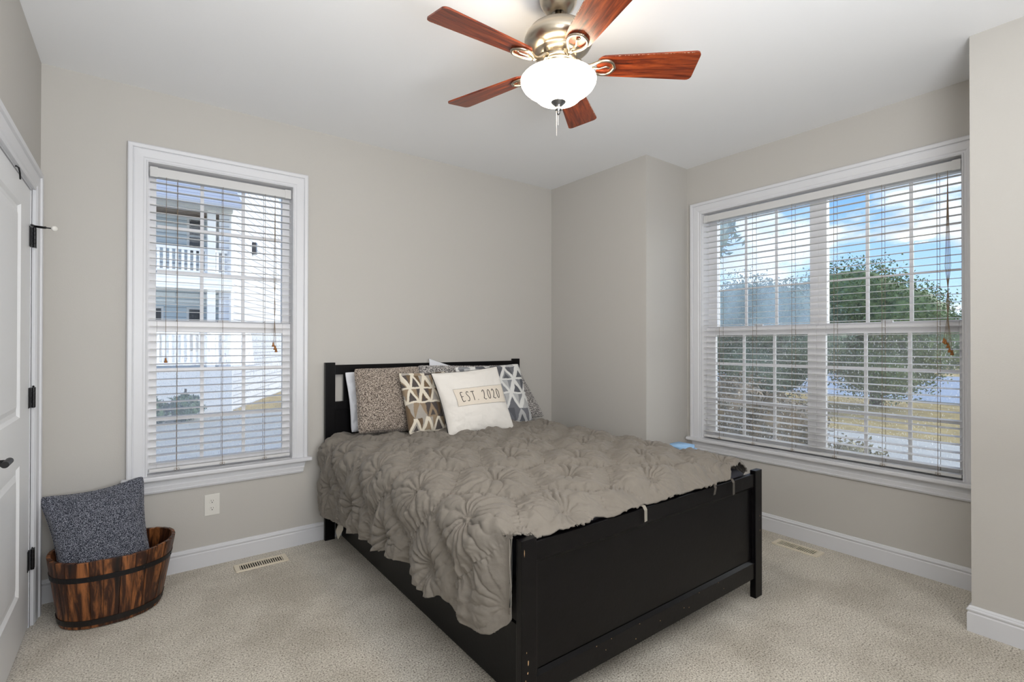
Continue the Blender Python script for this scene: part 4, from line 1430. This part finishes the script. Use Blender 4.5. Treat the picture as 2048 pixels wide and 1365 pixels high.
# neighbour's house seen through the left window
hs = empty('neighbor_house', loc=(1, 16, GZ), label='white and blue-grey two-storey house with railed porches outside the left window', cat='house')
HY = 16.0
boxobj('porch_wall', (-4, 2.10, HY + 1.1, HY + 1.3, GZ, 5.1), M_sideA, hs)
boxobj('porch_deck', (-4, 2.10, HY - .1, HY + 1.1, 2.80, 3.16), M_houseW, hs)
boxobj('lower_deck', (-4, 2.10, HY - .1, HY + 1.1, GZ, .62), M_houseW, hs)
boxobj('porch_beam', (-4, 2.10, HY - .15, HY + .15, 4.98, 5.14), M_houseW, hs)
boxobj('porch_ceiling', (-4, 2.10, HY + .15, HY + 1.1, 5.0, 5.06), M_brownwin, hs)
bm = bmesh.new()
pr = [(HY - .45, 5.12), (HY + 5.5, 8.3), (HY + 5.5, 8.15), (HY - .45, 5.0)]
ra = [bm.verts.new((-4.2, y, z)) for y, z in pr]; rb = [bm.verts.new((2.35, y, z)) for y, z in pr]
for j in range(4): bm.faces.new((ra[j], ra[(j + 1) % 4], rb[(j + 1) % 4], rb[j]))
bm.faces.new(ra); bm.faces.new(list(reversed(rb)))
bmobj('porch_roof', bm, M_roof, hs)
for x in (1.50, -1.6):
    boxobj('porch_column', (x, x + .20, HY - .06, HY + .14, GZ, 5.0), M_houseW, hs, bev=.01)
for z0, z1 in ((3.24, 3.92), (.74, 1.62)):
    bm = bmesh.new()
    box(bm, -4, 2.1, HY, HY + .06, z1 - .07, z1); box(bm, -4, 2.1, HY, HY + .06, z0, z0 + .06)
    x = -3.95
    while x < 2.1:
        box(bm, x, x + .065, HY + .01, HY + .05, z0 + .05, z1 - .05); x += .135
    bmobj('railing', bm, M_houseW, hs)
for (x0, x1, z0, z1, m_) in ((1.16, 1.44, 3.95, 4.9, M_darkwin), (1.66, 1.80, 4.0, 4.85, M_brownwin), (1.94, 2.04, 4.0, 4.85, M_brownwin), (1.16, 1.44, 1.1, 2.3, M_darkwin), (.2, .5, .9, 2.3, M_darkwin)):
    w = boxobj('house_window', (x0 - .06, x1 + .06, HY + 1.06, HY + 1.1, z0 - .06, z1 + .06), M_houseW, hs)
    boxobj('window_pane', [(x0, x1, HY + 1.04, HY + 1.06, z0, (z0 + z1) / 2 - .03), (x0, x1, HY + 1.04, HY + 1.06, (z0 + z1) / 2 + .03, z1)], m_, w)
# side wing: a gabled wall running back and to the right
d = Vector((math.sin(math.radians(24.7)), math.cos(math.radians(24.7)), 0)); n_ = Vector((d.y, -d.x, 0))
o_ = Vector((2.07, 16, 0))


def MW(a, b, z):
    p = o_ + d * a + n_ * b
    return (p.x, p.y, z)


bm = bmesh.new()
out = [(0, GZ), (9, GZ), (9, 5.0), (7.0, 6.6), (3.2, 7.4), (1.4, 5.95), (0, 5.15)]
fa = [bm.verts.new(MW(a, 0, z)) for a, z in out]; fb = [bm.verts.new(MW(a, -.3, z)) for a, z in out]
bm.faces.new(fa); bm.faces.new(list(reversed(fb)))
for j in range(len(out)): bm.faces.new((fa[j], fb[j], fb[(j + 1) % len(out)], fa[(j + 1) % len(out)]))
bmobj('side_wall', bm, M_sideB, hs)
boxobj('corner_board', (-.05, .16, -.02, .03, GZ, 5.3), M_houseW, hs, M=MW)
boxobj('wall_lantern', (2.0, 2.13, .0, .12, 4.20, 4.58), M_darkwin, hs, M=MW)
foliage('s', (.9, 14.6, GZ), [(.9, 14.6, -.25, .4), (.2, 14.5, -.3, .38), (-.5, 14.6, -.25, .4)], 2500, .05, dgreen, .03, 31, parent_name='shrub',
        label='low dark shrub in front of the neighbouring house porch', cat='shrub')
